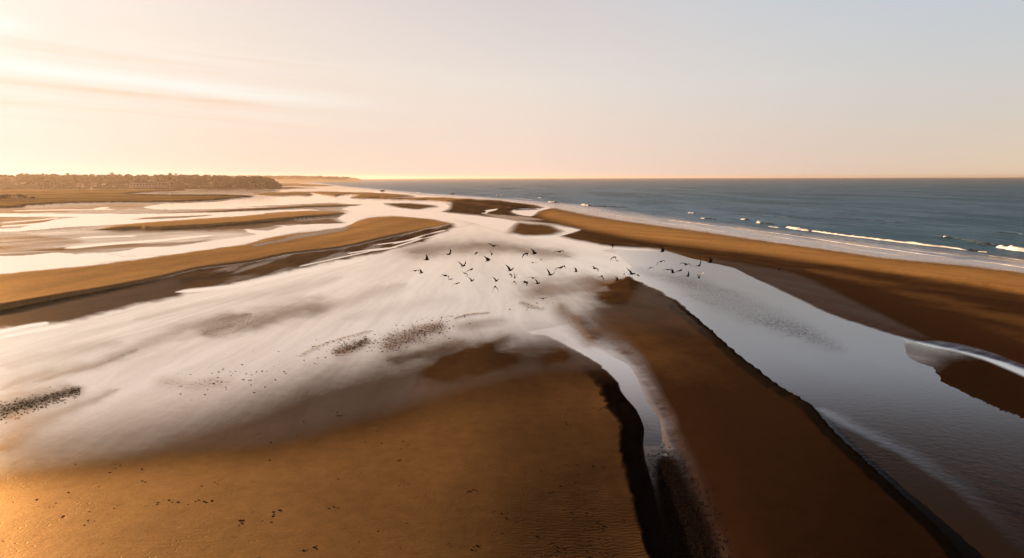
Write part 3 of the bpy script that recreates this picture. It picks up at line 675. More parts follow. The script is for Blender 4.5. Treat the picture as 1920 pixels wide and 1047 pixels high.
wet = blend(wet, m_, 0.03); mud_shade = blend(mud_shade, m_, 1.9); wat *= 1 - m_; z = z + 0.02 * m_
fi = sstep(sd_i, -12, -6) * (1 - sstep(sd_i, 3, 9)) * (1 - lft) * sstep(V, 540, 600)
wet = blend(wet, fi, 0.0); mud_shade = blend(mud_shade, fi, 1.7)
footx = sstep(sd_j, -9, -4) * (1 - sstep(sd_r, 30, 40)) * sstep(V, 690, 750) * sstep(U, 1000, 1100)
wet = blend(wet, footx, 0.0); mud_shade = blend(mud_shade, footx, 1.95)  # painted scarp shade carried just past its foot
# streaks and pocked patches on the wide wet flat
smear([(0, 732), (62, 709), (172, 684), (266, 649), (344, 615), (406, 598), (470, 590)], 14, 18, -0.26, 0.35)
smear([(60, 716), (172, 688), (260, 655)], 6, 6, -0.12, 0.6)
smear([(380, 628), (470, 602), (540, 583), (600, 572)], 30, 40, -0.30, 0.45, ky=2.2)
smear([(440, 625), (540, 596), (640, 568), (760, 532)], 20, 30, -0.20, 0.2, ky=3)
smear([(330, 640), (380, 627), (440, 610)], 5, 9, -0.1, 0.2)
smear([(0, 690), (120, 660), (230, 640)], 14, 16, -0.15, 0.1)
smear([(250, 600), (380, 572), (520, 548), (640, 520)], 14, 18, -0.12, 0.05)
smear([(640, 600), (760, 575), (860, 560)], 16, 22, -0.10, 0.05)
smear([(0, 778), (50, 756), (100, 742), (150, 730)], 34, 16, -0.62, 0.45, 0.9, ky=1.6)
mud_shade = np.maximum(mud_shade, 1.7 * G.stroke([(-20, 778), (50, 756), (100, 742), (150, 730)], 32, 14, 0.9, 1.6))
smear([(0, 845), (60, 800), (140, 765), (225, 728)], 34, 8, -0.32, 0.18, 0.9, ky=2)
smear([(300, 715), (360, 722), (430, 715)], 26, 20, -0.12, 0.35, 0.9, ky=2)
smear([(632, 660), (660, 652), (690, 640)], 15, 12, -0.3, 0.9, 0.9, ky=1.6)
smear([(560, 668), (620, 640), (700, 620)], 6, 5, -0.1, 0.5)
smear([(725, 650), (760, 632), (800, 620), (826, 612)], 26, 18, -0.3, 0.75, 0.9, ky=1.4)
smear([(850, 598), (880, 590), (920, 586)], 5, 4, -0.1, 0.7)
smear([(725, 678), (800, 662), (868, 642)], 18, 22, -0.30, 0.15, 0.9, ky=2)
smear([(835, 682), (900, 655), (955, 630)], 24, 20, -0.30, 0.12, 0.9, ky=2)
smear([(860, 613), (905, 606), (940, 600)], 18, 14, -0.3, 0.15, 0.9, ky=2)
smear([(800, 700), (900, 680), (1000, 650), (1060, 660)], 26, 30, -0.15, 0.1, 0.95, ky=1.6)
smear([(975, 566), (1000, 575), (1020, 580)], 9, 6, -0.05, 0.6, 0.9, ky=2)
smear([(770, 474), (870, 462), (960, 466), (1070, 482)], 52, 26, -0.48, 0.2, 0.95, ky=3.5)
smear([(790, 455), (800, 442), (806, 432)], 8, 8, -0.4, 0.1, 0.9)
smear([(905, 415), (940, 422), (960, 418)], 30, 20, -0.35, 0.2, 0.9)
smear([(1005, 548), (1060, 540), (1120, 545)], 38, 46, -0.46, 0.15, 0.95, ky=2.4)
smear([(1100, 520), (1130, 530), (1160, 525)], 18, 26, -0.42, 0.1, 0.95, ky=2.4)
smear([(1050, 575), (1085, 610), (1110, 640)], 20, 22, -0.4, 0.35, 0.95, ky=1.5)
smear([(1130, 470), (1230, 478), (1330, 490)], 14, 14, -0.25, 0.05, 0.9, ky=3.5)
rip = rip * (0.12 + 0.88 * sstep(U, 0, 420))
wet = np.clip(wet, 0, 1); rip = np.clip(rip, 0, 1)
# broad lie of the sand: domes whose far-from-sun flanks stay unlit
z = z + 0.25 * (fbm(X0 / 26, Y0 / 60, 21) - 0.5) * np.clip(1 - wet * 1.3, 0, 1) * sstep(V, 380, 420)
# foreground bank is a broad dome, lit on its sunward side
xd = X0 + 22.0
z = z + sstep(smooth_top, 0.1, 1.0) ** 1.5 * sstep(V, 640, 1000) * np.clip(1.0 - 0.0011 * xd * xd, -0.1, 1.2) * 0.9 * sstep(sd_j, 0, 300)
# the sea bed
ms, sds = G.region(SEA, 14, 0, smooth=3)
z = blend(z, ms, -1.6); wat *= 1 - ms
landk = sds < 60
# no overhangs: distance must always grow towards the horizon
Sg = (V - HZ - (U - W / 2) * math.tan(ROLL)).reshape(G.nv, G.nu)
Dg = (CAMH - z.reshape(G.nv, G.nu)) / Sg
for i in range(G.nv - 2, -1, -1):
    Dg[i] = np.maximum(Dg[i], Dg[i + 1] * (1 + 0.10 * (Sg[i + 1] - Sg[i]) / Sg[i]))
z = (CAMH - Dg * Sg).ravel()
o = G.build('tidal_sand', z, M_SAND, keep=landk, attrs=dict(wet=wet, rip=rip, mud_shade=mud_shade, marsh=marsh, foot=foot, flow=flow))
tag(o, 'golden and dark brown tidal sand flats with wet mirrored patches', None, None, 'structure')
# standing water in the channels
zw = np.where(wat > 0.5, z * 0 + 0.035, z - 0.05)
keep = (wat > 0.02) & (sds < 5)
zwv = np.full(U.shape, -0.03)
chop_dim = np.clip(0.12 + 1.0 * sstep(U - 0.35 * (V - 450), 1080, 1300) - 0.55 * shelf + 0.4 * shelf2 * (1 - shelf) + 0.58 * sstep(V, 650, 850), 0, 1.85)  # also weakens the mirrored sky rightward and towards the near end
o = G.build('tidal_channel_water', np.full(U.shape, -0.018), M_CHAN, keep=keep, attrs=dict(flow=flow, chop_dim=chop_dim, rip=ln))
tag(o, 'calm shallow water winding between the sand banks', None, None, 'structure')
# ground beyond the picture
o = mesh_obj('sand_plain', [(-9000, -3000, -2.2), (9000, -3000, -2.2), (9000, 9000, -2.2), (-9000, 9000, -2.2)], [(0, 1, 2, 3)], simple_mat('plain_sand', (0.3, 0.2, 0.11), (0.38, 0.26, 0.15), 0.05, 0.9))
tag(o, 'sand beneath and around the flats', None, None, 'structure')
#@@SEA
# ------------------------------------------------------------------ sea
xs = np.concatenate([np.linspace(-6000, 400, 20), np.arange(420, 2100, 3.0), np.linspace(2120, 9000, 40)])
rows = np.concatenate([[2.05, 2.4, 2.8, 3.3, 4, 5, 6, 7, 8, 9], np.arange(10, 60, 0.9), np.arange(60, 240, 0.9), np.linspace(244, 800, 30)])
S = Grid(xs, rows)
mk, sdk = S.region(SEA, 4, 4)
SX, SY = ground(S.U, S.V)
shore = np.clip(-sdk, -1e3, 1e3)
dist_in = sdk                                   # px inside the sea
# distance seaward of the shore in metres, roughly across it
eu = np.interp(S.V, [334, 341, 351, 363, 371, 384, 401, 414, 427, 446, 463, 483, 497, 511, 562, 800], [300, 560, 640, 760, 870, 1007, 1095, 1170, 1270, 1400, 1520, 1661, 1802, 1920, 2300, 4200])
ex, ey = ground(eu, S.V)
off = SX - ex
shal = 1 - sstep(off, 10, 52)
shal = np.clip(shal + 0.25 * (fbm(SX / 12, SY / 40, 4) - 0.5) * (shal > 0.02), 0, 1)
amp = sstep(off, 6, 30) * (1 - 0.6 * sstep(off, 100, 500))
ph = off / 13.0 * 2 * math.pi + 2.2 * fbm(SX / 40, SY / 90, 8) * 3
swell = 0.0 * amp * (np.maximum(0, np.sin(ph)) ** 2.0) * (0.3 + 1.4 * sstep(fbm(SX / 30, SY / 60, 31), 0.42, 0.62))
zs = 0 * swell
along = SY + 0.4 * SX
shorev = np.stack([off * 0.22 + 1.5 * fbm(SX / 40, SY / 60, 8), along * 0.022, 0 * off], -1)
foam = np.clip(sstep(fbm(SX / 7, SY / 45, 51), 0.54, 0.64) * sstep(off, 3, 8) * (1 - sstep(off, 26, 36)) * 0.5, 0, 1)
foam = np.maximum(foam, 0.55 * np.exp(-((off - 0.8) / 0.7) ** 2))
sea = S.build('sea', zs, M_SEA, keep=sdk > -10, attrs=dict(shallow=shal, foam=foam, shorev=shorev))
tag(sea, 'slate blue sea with small breakers along the sand', None, None, 'structure')

def breaker(pts, w0, w1, h0, h1, name='breaking_wave', seed=0, mat=None):
    """a low rolling crest of foam along a line of photograph positions; widths and heights in metres"""
    pl = smooth_poly(pts, 14, closed=False)
    x, y = ground(pl[:, 0], pl[:, 1], 0.15)
    seg = np.hypot(np.diff(x), np.diff(y)); s_ = np.concatenate([[0], np.cumsum(seg)])
    n = max(12, int(s_[-1] / 0.7)); q = np.linspace(0, s_[-1], n)
    x = np.interp(q, s_, x); y = np.interp(q, s_, y)
    tx, ty = np.gradient(x), np.gradient(y); L = np.hypot(tx, ty); tx /= L; ty /= L
    nx, ny = ty, -tx
    if nx.mean() > 0: nx, ny = -nx, -ny            # towards the shore
    k = 9; t = np.linspace(-1, 1, k)
    f = q / s_[-1]; tap = np.minimum(1, np.minimum(f, 1 - f) * 9) ** 0.6
    w = (w0 + (w1 - w0) * f) * (0.65 + 0.7 * fbm(q / 3, q * 0 + seed, seed)) * (0.25 + 0.75 * tap)
    h = (h0 + (h1 - h0) * f) * (0.45 + 1.0 * fbm(q / 2.2, q * 0 + seed + 9, seed + 3)) * tap
    prof = np.array([-0.25, 0.35, 0.8, 1.0, 0.92, 0.7, 0.45, 0.15, -0.25])
    V_ = []
    for i in range(n):
        wob = 0.8 * w[i] * (fbm(np.array([q[i] / 5]), np.array([seed + 5.0]), seed)[0] - 0.5)
        for j in range(k):
            a = -t[j] * w[i] / 2 + wob
            r_ = 0.75 + 0.5 * vnoise(np.array([q[i] / 0.8]), np.array([j * 1.3 + seed]), seed)[0]
            V_.append((x[i] + nx[i] * a, y[i] + ny[i] * a, h[i] * prof[j] * (r_ if 0 < j < k - 1 else 1) - 0.03))
    F_ = [(i * k + j, i * k + j + 1, (i + 1) * k + j + 1, (i + 1) * k + j) for i in range(n - 1) for j in range(k - 1)]
    o = mesh_obj(name, V_, F_, mat or M_FOAM, parent=sea)
    return o
BR = [([(1478, 426), (1500, 430), (1520, 433)], 4.0, 3.0, 0.9, 0.7), ([(1515, 432), (1580, 441), (1640, 448), (1700, 455), (1740, 460), (1780, 464), (1816, 469)], 1.3, 1.9, 0.45, 0.5),
      ([(1340, 423), (1380, 428.5), (1464, 438), (1520, 446), (1605, 459), (1689, 470), (1745, 478), (1802, 484)], 0.5, 0.8, 0.10, 0.16), ([(1802, 484.5), (1860, 492), (1920, 501), (1990, 512)], 0.5, 0.7, 0.08, 0.12),
      ([(1869, 463), (1895, 467), (1930, 472), (2000, 481)], 3.0, 3.2, 0.9, 0.9), ([(1768, 444), (1782, 444.5)], 2.5, 2.0, 0.5, 0.5), ([(1390, 411), (1403, 412)], 3.0, 3.0, 0.6, 0.6), ([(1419, 416.5), (1432, 418.5)], 3.5, 3.0, 0.8, 0.8),
      ([(1250, 412), (1300, 418), (1345, 424)], 0.9, 0.9, 0.14, 0.14), ([(931, 367), (944, 367.2)], 6.0, 6.0, 0.8, 0.8), ([(1031, 379), (1045, 380)], 6.0, 6.0, 1.0, 1.0), ([(1092, 384), (1107, 386)], 5.0, 5.0, 0.9, 0.9),
      ([(1292, 399), (1302, 400)], 4.0, 4.0, 0.6, 0.6), ([(1316, 409), (1324, 410)], 2.5, 2.5, 0.4, 0.4), ([(960, 371), (1000, 375)], 1.5, 1.5, 0.15, 0.15), ([(1010, 371), (1016, 371.4)], 4.0, 4.0, 0.5, 0.5), ([(780, 361), (790, 361.4)], 4.0, 4.0, 0.4, 0.4)]
BR += [([(1120, 398), (1180, 407), (1240, 414)], 0.7, 0.7, 0.08, 0.1), ([(1200, 413), (1290, 424), (1370, 436)], 0.4, 0.5, 0.06, 0.08), ([(1400, 436), (1440, 441), (1490, 449)], 0.5, 0.5, 0.07, 0.08), ([(1560, 460), (1640, 472), (1700, 480)], 0.4, 0.5, 0.05, 0.07),
       ([(1700, 468), (1760, 474), (1800, 478)], 0.5, 0.6, 0.08, 0.1), ([(1850, 478), (1900, 485), (1960, 494)], 0.6, 0.6, 0.1, 0.1), ([(1500, 441), (1550, 447), (1590, 451)], 0.5, 0.4, 0.07, 0.06), ([(1440, 424), (1462, 427)], 1.2, 1.0, 0.2, 0.2), ([(1835, 471), (1856, 473)], 1.2, 1.0, 0.2, 0.2)]
for i, b in enumerate(BR): breaker(*b, seed=i * 7 + 1)
# unbroken crests, still water coloured
M_SWELL = simple_mat('wave_face', (0.012, 0.022, 0.026), (0.03, 0.04, 0.045), 0.3, 0.18)
for i, b in enumerate([([(1107, 386.5), (1140, 387.5), (1182, 389)], 4, 3, 0.7, 0.3), ([(1322, 409.5), (1345, 411)], 3, 3, 0.6, 0.4), ([(1430, 418.3), (1455, 420.5)], 3, 2, 0.6, 0.3), ([(1520, 431), (1562, 437)], 2.5, 1.5, 0.6, 0.3),
                        ([(1745, 444), (1790, 447), (1830, 454), (1869, 461)], 2.0, 3.0, 0.3, 0.8), ([(1816, 468), (1840, 470)], 2, 1.5, 0.4, 0.2), ([(1360, 400), (1420, 403), (1480, 407)], 3, 3, 0.25, 0.2), ([(1550, 408), (1640, 413), (1705, 418)], 3, 3, 0.35, 0.3),
                        ([(1470, 412), (1530, 417), (1620, 424)], 2.5, 2.5, 0.25, 0.2), ([(1860, 434), (1940, 441)], 3, 3, 0.3, 0.3), ([(1480, 438), (1530, 444)], 1.5, 1.5, 0.15, 0.15)]):
    breaker(*b, name='unbroken_wave', seed=i * 5 + 100, mat=M_SWELL)
#@@LAND
# ------------------------------------------------------------------ hills, woods, buildings
rng = random.Random(5)
def hill(name, label, tops, base_v, d0, depth, nrow=10):
    """a ridge: its skyline in photograph positions at distance d0, its foot towards the camera"""
    us = np.arange(tops[0][0], tops[-1][0] + 1, 4.0)
    tv = np.interp(us, [p[0] for p in tops], [p[1] for p in tops]) + 0.7 * (fbm(us / 30, us * 0, 7) - 0.5)
    V_ = []
    for j in range(nrow):
        q = j / (nrow - 1)
        for u, v in zip(us, tv):
            x, y, zt = at_dist(u, v + (HZ - HZ), d0)
            zt = max(zt, 0.5)
            if q <= 0.6:
                p = q / 0.6; yy = d0 - depth * (1 - p) ; zz = zt * (p ** 0.75) - (0.6 if j == 0 else 0)
            else:
                p = (q - 0.6) / 0.4; yy = d0 + depth * p; zz = zt * (1 - 0.9 * p * p)
            zz += (1 - abs(2 * q - 1)) * 2.0 * (float(vnoise(np.array([u / 11.0]), np.array([j * 0.7]), 3)[0]) - 0.5)
            V_.append((x * yy / d0, yy, zz))
    n = len(us)
    F_ = [(j * n + i, j * n + i + 1, (j + 1) * n + i + 1, (j + 1) * n + i) for j in range(nrow - 1) for i in range(n - 1)]
    o = mesh_obj(name, V_, F_, M_HILL)
    tag(o, label, None, None, 'structure')
    return us, tv
hill('hill', 'low wooded headland behind the marsh', [(-700, 331), (-200, 330), (0, 330.5), (60, 329.5), (160, 330), (300, 330), (400, 331.5), (440, 333), (480, 333.5), (500, 335), (512, 338), (522, 343.5), (530, 345.5)], 350, 1700, 350)
hill('far_headland', 'distant hazy headland running out into the sea', [(380, 332), (480, 330.5), (540, 330.8), (600, 331.5), (650, 332.8), (668, 334), (676, 336)], 338, 4200, 500)

def leaf_clumps(V_, F_, cx, cy, cz, rx, rz, n, s, r):
    for _ in range(n):
        while True:
            a, b, c = r.uniform(-1, 1), r.uniform(-1, 1), r.uniform(-0.8, 1)
            if a * a + b * b + c * c < 1: break
        p = Vector((cx + a * rx, cy + b * rx, cz + c * rz))
        d1 = Vector((r.uniform(-1, 1), r.uniform(-1, 1), r.uniform(-1, 1))).normalized() * s * r.uniform(0.6, 1.3)
        d2 = Vector((r.uniform(-1, 1), r.uniform(-1, 1), r.uniform(-1, 1))).normalized() * s * r.uniform(0.6, 1.3)
        k = len(V_)
        V_ += [tuple(p - d1), tuple(p + d2), tuple(p + d1), tuple(p - d2)]
        F_.append((k, k + 1, k + 2, k + 3))

V_, F_ = [], []
top1 = lambda u: float(np.interp(u, [-700, -200, 0, 60, 160, 300, 400, 440, 480, 500, 512, 522], [331, 330, 330.5, 329.5, 330, 330, 331.5, 333, 333.5, 335, 338, 343.5]))
for i in range(2600):
    u = rng.uniform(-300, 519); q = rng.random() ** 1.1
    d = 1700 - 330 * (1 - q)
    x, y, zt = at_dist(u, top1(u), 1700)
    zt = max(zt, 0.5) * (q ** 0.75)
    h = rng.uniform(3.5, 6.5) * (1 if u < 490 else 0.8)
    leaf_clumps(V_, F_, x * d / 1700, d, zt + h * 0.3, h * 1.0, h * 0.5, 18, 2.0, rng)
o = mesh_obj('wood', V_, F_, M_LEAF, smooth=False)
tag(o, 'dark belt of woodland covering the headland behind the marsh', 'woodland', None, 'stuff')
V_, F_ = [], []
for i in range(700):
    u = rng.uniform(400, 666); x, y, zt = at_dist(u, float(np.interp(u, [380, 480, 540, 600, 650, 668, 676], [332, 330.5, 330.8, 331.5, 332.8, 334, 336])), 4200)
    h = rng.uniform(5, 9)
    leaf_clumps(V_, F_, x, 4200 - rng.uniform(0, 300), zt * rng.uniform(0.5, 1) + h * 0.2, h * 1.6, h * 0.5, 14, 3.5, rng)
o = mesh_obj('distant_wood', V_, F_, M_LEAF, smooth=False)
tag(o, 'hazy line of trees on the distant headland by the sea', 'woodland', None, 'stuff')

def tree(u, top_v, d, label, wide=1.0):
    x, y, zt = at_dist(u, top_v, d)
    _, _, zb = at_dist(u, top1(u) + 1.2, d)
    h = zt - zb
    root = bpy.data.objects.new('tree', None); col.objects.link(root); root.location = (x, y, zb)
    tag(root, label, 'tree', 'trees standing above the woodland skyline')
    V_, F_ = [], []
    def limb(a, b, r0, r1):
        a, b = Vector(a), Vector(b); k = len(V_)
        ax = (b - a).normalized(); p = ax.orthogonal().normalized(); q = ax.cross(p)
        for c, r in ((a, r0), (b, r1)):
            for j in range(6):
                t = j * math.pi / 3; V_.append(tuple(c + (p * math.cos(t) + q * math.sin(t)) * r))
        for j in range(6): F_.append((k + j, k + (j + 1) % 6, k + 6 + (j + 1) % 6, k + 6 + j))
    limb((0, 0, -1.5), (0.2, 0, h * 0.5), 0.4, 0.28); limb((0.2, 0, h * 0.5), (0.4, 0, h * 0.88), 0.28, 0.1)
    for s_ in (-1, 1, 0.4): limb((0.2, 0, h * 0.45), (s_ * h * 0.32 * wide, s_ * 0.5, h * 0.75), 0.16, 0.06)
    mesh_obj('trunk', V_, F_, M_BARK, root)
    V_, F_ = [], []
    r = random.Random(int(u * 7))
    for _ in range(6):
        leaf_clumps(V_, F_, r.uniform(-0.35, 0.35) * h * wide, r.uniform(-0.3, 0.3) * h, h * r.uniform(0.5, 0.82), h * 0.28 * wide, h * 0.17, 34, 0.75, r)
    mesh_obj('crown', V_, F_, M_LEAF, root, smooth=False)
TREES = [(38, 324, 'broad flat-topped tree, most sunward on the woodland skyline'), (50, 324.5, 'wide low tree just beside the most sunward skyline tree'), (80, 324.5, 'lone rounded tree in the glow, first past the two broad flat-topped ones'), (126, 324, 'narrow pointed tree rising from the hazy woodland'),
         (172, 325.5, 'small rounded tree between the pointed tree and the bushiest tree'), (209, 323.5, 'bushiest tall tree on the woodland skyline'), (240, 325.5, 'low dome tree next past the bushiest tall tree'), (318, 323.5, 'tallest slim tree above the pale long building'), (330, 325, 'thin spiky tree close beside the tallest slim tree'),
         (385, 327, 'low rounded tree midway between the long building and the headland end'), (425, 328.5, 'squat tree where the woodland skyline starts to drop'), (483, 329.5, 'bare thin tree near the end of the wooded headland'), (490, 330, 'last upright tree before the wooded headland drops to the sand')]
for u, v, lb in TREES: tree(u, v, 1690, lb, 1.3 if 'broad' in lb or 'wide' in lb or 'bushiest' in lb else 0.8)

def box(V_, F_, x0, x1, y0, y1, z0, z1):
    k = len(V_)
    V_ += [(x0, y0, z0), (x1, y0, z0), (x1, y1, z0), (x0, y1, z0), (x0, y0, z1), (x1, y0, z1), (x1, y1, z1), (x0, y1, z1)]
    F_ += [(k, k + 3, k + 2, k + 1), (k + 4, k + 5, k + 6, k + 7), (k, k + 1, k + 5, k + 4), (k + 1, k + 2, k + 6, k + 5), (k + 2, k + 3, k + 7, k + 6), (k + 3, k, k + 4, k + 7)]

def building(name, label, u0, u1, vt, vb, d, nwin, bays=1):
    xa, _, zb = at_dist(u0, vb, d); xb, _, zt = at_dist(u1, vt, d)
    w, h = xb - xa, zt - zb
    root = bpy.data.objects.new(name, None); col.objects.link(root); root.location = ((xa + xb) / 2, d, zb)
    tag(root, label, 'building')
    V_, F_ = [], []; box(V_, F_, -w / 2, w / 2, 0, 10, -4, h * 0.7); mesh_obj('wall', V_, F_, M_WALL, root, smooth=False)
    V_, F_ = [], []
    a, b = -w / 2 - 0.5, w / 2 + 0.5; k = h * 0.7 + 0.01
    V_ = [(a, -0.6, k), (b, -0.6, k), (b, 10.6, k), (a, 10.6, k), (a + 1.5, 5, h), (b - 1.5, 5, h)]
    F_ = [(0, 3, 2, 1), (0, 1, 5, 4), (2, 3, 4, 5), (1, 2, 5), (3, 0, 4)]
    mesh_obj('roof', V_, F_, M_ROOF, root, smooth=False)
    for i in range(nwin):
        cx_ = -w / 2 + w * (i + 0.5) / nwin; V_, F_ = [], []
        box(V_, F_, cx_ - w / nwin * 0.22, cx_ + w / nwin * 0.22, -0.06, 0.05, h * 0.2, h * 0.52)
        mesh_obj('window', V_, F_, M_GLASS, root, smooth=False)
building('long_building', 'long pale low building against the dark wooded hill', 243, 290, 340.5, 349, 1340, 8)
building('gabled_building', 'taller pale building joined on the seaward end of the long one', 291, 314, 338.5, 349, 1345, 4)
building('white_house', 'small white house at the foot of the hazy woodland', 143, 151, 343.5, 348, 1340, 2)
building('pale_cottage', 'tiny pale cottage a little seaward of the small white house', 171, 176, 343, 347.5, 1345, 1)
building('white_shed', 'tiny white shed among dark bushes on the marsh edge', 26, 32, 369.5, 373.5, 690, 1)
# bushes on the marsh
for i, (u, vb, w_, h_, lb) in enumerate([(4, 374, 9, 5.2, 'dark dense bush on the marsh at the bright sunward edge'), (18, 374, 8, 5.5, 'dark rounded bush just sunward of the tiny white shed'), (34, 373.5, 8, 5.0, 'dark spreading bush behind the tiny white shed'), (47, 373.5, 6, 4.2, 'shorter dark bush on the seaward side of the white shed'), (60, 373, 2.5, 1.8, 'smallest low bush standing apart from the marsh thicket')]):
    d = 700.0 + 6 * (i % 2); x, y, zb = at_dist(u, vb, d)
    V_, F_ = [], []; r = random.Random(i)
    for _ in range(5): leaf_clumps(V_, F_, r.uniform(-0.5, 0.5) * w_, r.uniform(-2, 2), h_ * r.uniform(0.3, 0.75), w_ * 0.4, h_ * 0.28, 60, 0.55, r)
    root = bpy.data.objects.new('bush', None); col.objects.link(root); root.location = (x, d, max(zb, 1.0)); tag(root, lb, 'bush', 'bushes round the shed on the marsh')
    mesh_obj('foliage', V_, F_, M_LEAF, root, smooth=False)
    for j in range(3):
        V_, F_ = [], []; a = r.uniform(-0.3, 0.3) * w_; box(V_, F_, a - 0.1, a + 0.1, -0.1, 0.1, -0.8, h_ * 0.5)
        mesh_obj('stem', V_, F_, M_BARK, root, smooth=False)
for i, (u, v, s_, lb) in enumerate([(905, 398, 1.7, 'dark rock at the mouth of the small creek behind the banks'), (902, 399, 1.1, 'small dark stone touching the creek mouth rock'), (849, 364.5, 2.6, 'dark rock awash in the sea off the far sand spit'), (717, 358.5, 3.2, 'distant dark rock off the tip of the farthest sand strip')]):
    x, y = ground(u, v); V_, F_ = [], []; r = random.Random(i + 3)
    n, k = 9, 5
    for j in range(k):
        t = j / (k - 1) * math.pi / 2
        for q in range(n):
            a = q / n * 2 * math.pi; rr_ = s_ * math.cos(t) * r.uniform(0.75, 1.2) + 0.05
            V_.append((rr_ * math.cos(a) * 1.5, rr_ * math.sin(a), math.sin(t) * s_ * 0.55 * r.uniform(0.8, 1.1) - 0.15))
    F_ = [(j * n + q, j * n + (q + 1) % n, (j + 1) * n + (q + 1) % n, (j + 1) * n + q) for j in range(k - 1) for q in range(n)] + [tuple(range((k - 1) * n, k * n))]
    o = mesh_obj('rock', V_, F_, M_STONE, smooth=False); o.location = (float(x), float(y), 0); tag(o, lb, 'rock', 'dark rocks by the water')

# pebbles and shell bits on the flats
def zat(u, v):
    i = np.clip(np.searchsorted(G.us, u), 0, G.nu - 1); s_ = v - HZ - (u - W / 2) * math.tan(ROLL); j = np.clip(np.searchsorted(G.rows, s_), 0, G.nv - 1)
    return z[j * G.nu + i]
def pebbles(name, label, spots):
    V_, F_ = [], []; r = random.Random(len(spots))
    for u, v, s_ in spots:
        zz = float(zat(u, v)); x, y = ground(u, v, zz); k = len(V_); n = 6; a0 = r.uniform(0, 6)
        for ring, (rr_, hh) in enumerate(((1.0, -0.1), (0.85, 0.35), (0.35, 0.6))):
            for q in range(n):
                a = a0 + q * math.pi / 3; e = r.uniform(0.75, 1.25)
                V_.append((x + math.cos(a) * rr_ * s_ * 1.3 * e, y + math.sin(a) * rr_ * s_ * e, zz + hh * s_ * 0.8))
        for ring in range(2):
            for q in range(n): F_.append((k + ring * n + q, k + ring * n + (q + 1) % n, k + (ring + 1) * n + (q + 1) % n, k + (ring + 1) * n + q))
        F_.append(tuple(range(k + 2 * n, k + 3 * n)))
    o = mesh_obj(name, V_, F_, M_STONE, smooth=False); tag(o, label, 'pebbles', None, 'stuff'); return o
r = random.Random(12)
sp_ = []
while len(sp_) < 2000:
    q = r.random() ** 0.8; v = 852 + q * 260; c = np.interp(v, [850, 900, 960, 1047, 1120], [1243, 1262, 1284, 1300, 1320]); w_ = np.interp(v, [850, 880, 940, 1047, 1120], [14, 26, 38, 44, 50])
    u = c + w_ * max(-1.6, min(2.2, r.gauss(0, 0.75))); v += r.gauss(0, 10); s_ = r.uniform(0.025, 0.075)
    sp_.append((u, v, s_))
pebbles('pebble_bed', 'bed of dark pebbles and shells in the narrow creek between the two brown banks', sp_)
sp_ = []
for cl in range(170):
    cu, cv = r.uniform(-50, 1180), r.uniform(740, 1070)
    if cv < 900 - cu * 0.2: continue
    for _ in range(r.choice((1, 1, 1, 2, 4, 9))):
        sp_.append((cu + r.gauss(0, 8), cv + r.gauss(0, 4), 0.015 + 0.07 * r.random() ** 2.5))
for _ in range(260):
    v = r.uniform(855, 1060); u = np.interp(v, [850, 940, 1060], [1105, 1090, 1120]) + r.gauss(0, 22); sp_.append((u, v, r.uniform(0.015, 0.045)))
pebbles('weed_bits', 'sparse dark bits of weed and shell strewn on the golden foreground sand', sp_)
sp_ = []
for _ in range(900):
    q = r.random(); u = -40 + q * 190; v = 782 - q * 48 + r.gauss(0, 9) * (1.2 - q * 0.7); sp_.append((u, v, r.uniform(0.03, 0.08)))
pebbles('mussel_bed', 'crusty black mussel bed on the wet flat at the bright sunward side', sp_)
sp_ = []
for cu, cv, su, sv, n in ((665, 648, 24, 6, 260), (780, 625, 45, 10, 420), (845, 596, 20, 3, 60), (640, 640, 40, 6, 60), (1000, 572, 24, 5, 60), (520, 690, 60, 20, 60), (400, 715, 60, 16, 70), (1400, 590, 80, 20, 0)):
    for _ in range(n):
        a = r.gauss(0, 1); sp_.append((cu + a * su, cv - a * sv * 0.8 + r.gauss(0, 1) * sv, 0.02 + 0.10 * r.random() ** 2.5))
pebbles('mussel_clumps', 'scattered dark mussel clumps on the pink wet flat', sp_)
